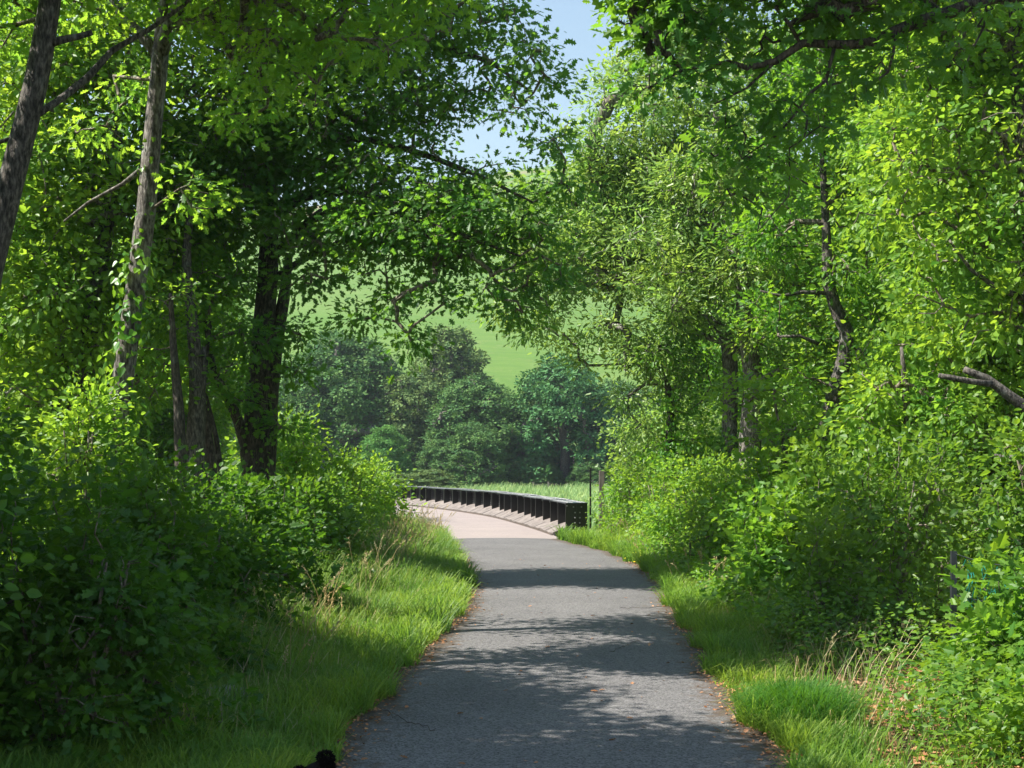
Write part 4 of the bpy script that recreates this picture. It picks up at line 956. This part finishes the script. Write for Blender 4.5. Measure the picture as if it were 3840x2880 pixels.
# torn wire fence on the right
fx = P(3578, 2180, 12.0)[0]; fb_ = thing('wire_fence', (fx, 12, 0), 'torn green wire netting hanging from a galvanised post in the right-hand shrubs', 'fence')
FO = (fx, 12, 0)
mb = MB(); mb.box([fx, 12, .5], (.022, 0, 0), (0, .006, 0), (0, 0, .53)); mb.box([fx - .018, 12.018, .5], (.005, 0, 0), (0, .018, 0), (0, 0, .53)); mb.build('post', M['galv'], fb_, origin=FO)
def sag(t, z, s_): return [fx + .62 * t, 12 - .25 * t, z - s_ * math.sin(math.pi * min(1, t * 1.1)) - .10 * t]
mb = MB(); mb.tube([sag(t, 1.01, .035) for t in np.linspace(0, 1.15, 9)], .0045, 5); mb.tube([sag(t, .66, .01) for t in np.linspace(0, 1.15, 9)], .0035, 5); mb.build('strand', M['galv'], fb_, origin=FO)
mb = MB(); gg = np.random.default_rng(9)
def net(i, j):
    t = .14 + i * .052; z = .99 - j * .062; tt = t + .03 * math.sin(j * .9 + i) * (j > 1) + .03 * j / 8
    p = np.array(sag(tt, z, .03)); p[1] += .03 * math.sin(j * 1.3 + i * .7); return p
for j in range(9):
    for i in range(16):
        if gg.random() < (.12 if i < 6 else .5): continue
        a0 = net(i + (j % 2) * .5, j)
        for s_ in (-.5, .5): mb.tube([a0, net(i + (j % 2) * .5 + s_, j + 1)], .0028, 4)
mb.build('netting', M['wire'], fb_, origin=FO)

# reeds beyond the bridge
n = 60000; y = 62 + 66 * g.random(n) ** .8; x = -22 + 46 * g.random(n); x = x * y / 90
ok = ~((x < -1.5) & (y < 72)); x, y = x[ok], y[ok]; n = len(x)
c = clump(np.stack([x, y], 1), .5, .4)
blades('reeds', g, np.stack([x, y, ground_z(x, y)], 1), (1.25 + .55 * c) * (.75 + .4 * g.random(n)), .03 + .035 * g.random(n), .15 + .45 * g.random(n), M['reed'], 'pale green reed bed on the flat ground beyond the bridge', 'reeds')
# hill fence posts at the reed edge
for i, (px, py) in enumerate([(2056, 1806), (2127, 1812), (2000, 1808)]):
    q = P(px, py, 126); mb = MB(); mb.box([q[0], 126, (q[2] + float(ground_z(q[0], 126))) / 2], (.08, 0, 0), (0, .08, 0), (0, 0, (q[2] - float(ground_z(q[0], 126))) / 2)); mb.tube([[q[0] + .08, 125.9, q[2] - .2], [q[0] + .9, 125.9, q[2] - .25]], .015, 4)
    o_ = mb.build('fence_stake', M['post']); setp(o_, ['brown stake at the far edge of the reeds, the middle one of three', 'brown stake at the far edge of the reeds, the one nearest the hedge', 'brown stake at the far edge of the reeds, the one nearest the bush row'][i], 'stake', 'stakes at the reed edge')

# ------------------------------------------------------------------ far trees
def fartree(seed, h, r, mat, label, group='trees at the foot of the hill', low=.05, nl=36, per=26, name='far_tree', leaf=.32, sp=.92, spread=.28, lobef=.27):
    root = thing(name, (0, 0, 0), label, 'tree', group); pl = Plant(seed); q = pl.rng
    pl.stem([[0, 0, -.3, .5], [.2, .1, h * .3, .4], [-.2, .2, h * .6, .25], [0, 0, h * .85, .1]], .8)
    for i in range(nl):
        f = (i + .5) / nl; z = h * (low + (1 - low) * f); R = r * math.sqrt(max(.05, 1 - ((f - .38) / .66) ** 2)); a = i * 2.4 + q.normal(0, .3)
        lr = r * (lobef + .12 * q.random()); d = max(0, R - lr * .7) * (.75 + .3 * q.random())
        pl.lobe([d * math.cos(a), d * math.sin(a), max(z - lr * .4, lr * .5)], lr, lr * .8, leaf_sp=sp, shell=.8, keep=-.3)
    pl.finish(root, (0, 0, 0), M['bark'], M['bark'], M[mat], T_DIA, leaf, per, spread, rt=.02, sides=7, flat=.7, rmin=.03, clumpy=2.2)
    return root
f1 = fartree(61, 15.5, 7.0, 'far1', 'broad round oak on the left of the row below the hill')
f2 = fartree(62, 16.5, 5.0, 'far2', 'tall feathery grey-green tree in the middle of the row', low=.1)
f3 = fartree(63, 13.0, 4.6, 'far3', 'rounded blue-green sycamore right of the hill gap')
def fz(px, Y): return gz((px - 1920) / F * Y, Y)
put(f1, fz(1280, 140), .3, (1.12, 1.12, 1.0)); put(f2, fz(1690, 142), 1.1, (1, 1, 1)); put(f3, fz(2110, 134), 0, (1.1, 1.1, 1.02))
FG = 'trees at the foot of the hill'
dup(f1, fz(1780, 136), 2.4, (.9, .9, .70), 'dark oak in front of the tall feathery tree', FG)
dup(f1, fz(1540, 138), 4.0, (.78, .78, .74), 'grey-green tree between the broad oak and the feathery tree', FG, 'far2')
dup(f3, fz(1780, 130), 1.9, (.72, .72, .52), 'low bushy tree in front of the dark oak', FG, 'far1')
dup(f3, fz(1640, 131), 5.2, (.45, .45, .42), 'small dark bush tree behind the rounded sallow', FG, 'far1')
dup(f3, fz(1440, 128), 3.6, (.55, .55, .5), 'small bright green tree before the broad oak', FG, 'far4')
dup(f2, fz(1960, 140), 3.1, (.85, .85, .56), 'pale bushy tree in the dip between dark oak and sycamore', FG, 'far2')
dup(f2, fz(2050, 146), 5.0, (.6, .6, .78), 'thin grey tree peeping over the sycamore from behind', FG, 'far2')
dup(f1, fz(2330, 140), .8, (.8, .8, .7), 'dark tree right of the sycamore behind the silvery leaves', FG, 'far1')
dup(f3, fz(2400, 132), 2.8, (.7, .7, .45), 'bushy tree behind the timber post', FG, 'far1')
dup(f1, fz(1000, 142), 5.6, (.9, .9, .85), 'oak at the left end of the row behind the twin-trunk oak', FG)
dup(f1, fz(2620, 142), 1.6, (.9, .9, .9), 'tree at the right end of the row behind the silvery oak', FG)
dup(f1, fz(700, 144), 2.6, (.9, .9, .9), 'far tree seen between thin saplings on the left', FG)
dup(f1, fz(2000, 133), 1.2, (.42, .42, .25), 'scrubby bush at the reed edge left of the sycamore', FG, 'far1')
dup(f1, fz(2240, 131), 4.2, (.42, .42, .24), 'scrubby bush at the reed edge below the sycamore', FG, 'far1')
dup(f1, fz(1860, 134), .2, (.42, .42, .26), 'scrubby bush at the reed edge below the dark oak', FG, 'far1')
dup(f2, fz(1600, 112), 3.6, (.52, .52, .165), 'low rounded grey-green sallow bush at the left end of the reeds', FG, 'far2')
dup(f2, fz(1480, 110), .6, (.42, .42, .15), 'low sallow bush half hidden by the left hedge', FG, 'far2')

# thin summer air over the valley
m, n_, l_, b_ = newmat('haze')
n_.remove(b_); pv = n_.new('ShaderNodeVolumePrincipled'); pv.inputs['Color'].default_value = (.80, .90, 1, 1); pv.inputs['Density'].default_value = .00025; pv.inputs['Anisotropy'].default_value = .2
l_.new(pv.outputs[0], n_['Material Output'].inputs['Volume'])
mb = MB(); mb.box([0, 1190, 65], (1650, 0, 0), (0, 1230, 0), (0, 0, 90)); hz = mb.build('haze', m); hz['kind'] = 'stuff'; hz['label'] = 'faint blue summer haze over the valley'
hz['category'] = 'haze'
HZB = (-1650, 1650)

# ------------------------------------------------------------------ black dog below the frame, ears just in view
db = thing('dog', (-.82, 5.95, 0), 'black dog whose pricked ears just show at the bottom edge of the photo', 'dog', rz=.15); db.location.z = -.02
me = bpy.data.meshes.new('dog_body'); ob = bpy.data.objects.new('body', me); COL.objects.link(ob); ob.parent = db
vs = [(0, -.42, .33), (0, -.25, .34), (0, -.08, .33), (0, .02, .36), (0, .09, .42), (0, .12, .45), (0, .20, .43), (0, .27, .41),
      (-.075, 0, .22), (-.075, .01, .11), (-.075, .03, .02), (.075, 0, .22), (.075, .01, .11), (.075, .03, .02),
      (-.075, -.40, .22), (-.075, -.46, .12), (-.075, -.42, .02), (.075, -.40, .22), (.075, -.46, .12), (.075, -.42, .02),
      (0, -.52, .36), (0, -.62, .42), (0, -.68, .50), (-.050, .10, .46), (-.075, .10, .475), (.042, .10, .50), (.045, .09, .535)]
es = [(0, 1), (1, 2), (2, 3), (3, 4), (4, 5), (5, 6), (6, 7), (3, 8), (8, 9), (9, 10), (3, 11), (11, 12), (12, 13), (0, 14), (14, 15), (15, 16), (0, 17), (17, 18), (18, 19), (0, 20), (20, 21), (21, 22), (5, 23), (23, 24), (5, 25), (25, 26)]
rd = [.10, .10, .11, .10, .065, .075, .045, .028, .04, .026, .024, .04, .026, .024, .045, .026, .024, .045, .026, .024, .03, .022, .012, .030, .024, .034, .028]
me.from_pydata(vs, es, []); mo = ob.modifiers.new('skin', 'SKIN')
for i, r in enumerate(rd): me.skin_vertices[0].data[i].radius = (r, r)
me.skin_vertices[0].data[1].use_root = True
ob.modifiers.new('sub', 'SUBSURF').levels = 2; ob.modifiers['sub'].render_levels = 2
me.materials.append(M['fur'])
hg = np.random.default_rng(4); n = 5000; u = hg.normal(size=(n, 3)); u /= np.linalg.norm(u, axis=1)[:, None]
hc = np.array([(.042, .09, .525), (.045, .09, .49), (-.07, .10, .46), (0, .13, .45), (0, .05, .40), (0, -.1, .36)])[hg.integers(0, 6, n)]
hp = hc + u * np.array([.030, .026, .026])
V = place(T_LONG, hp, u + hg.normal(0, .4, (n, 3)) + [0, 0, .3], hg.normal(size=(n, 3)), .013 * (.5 + hg.random(n)), hg.random(n))
mesh_np('coat', V[0], V[1], M['fur'], db)
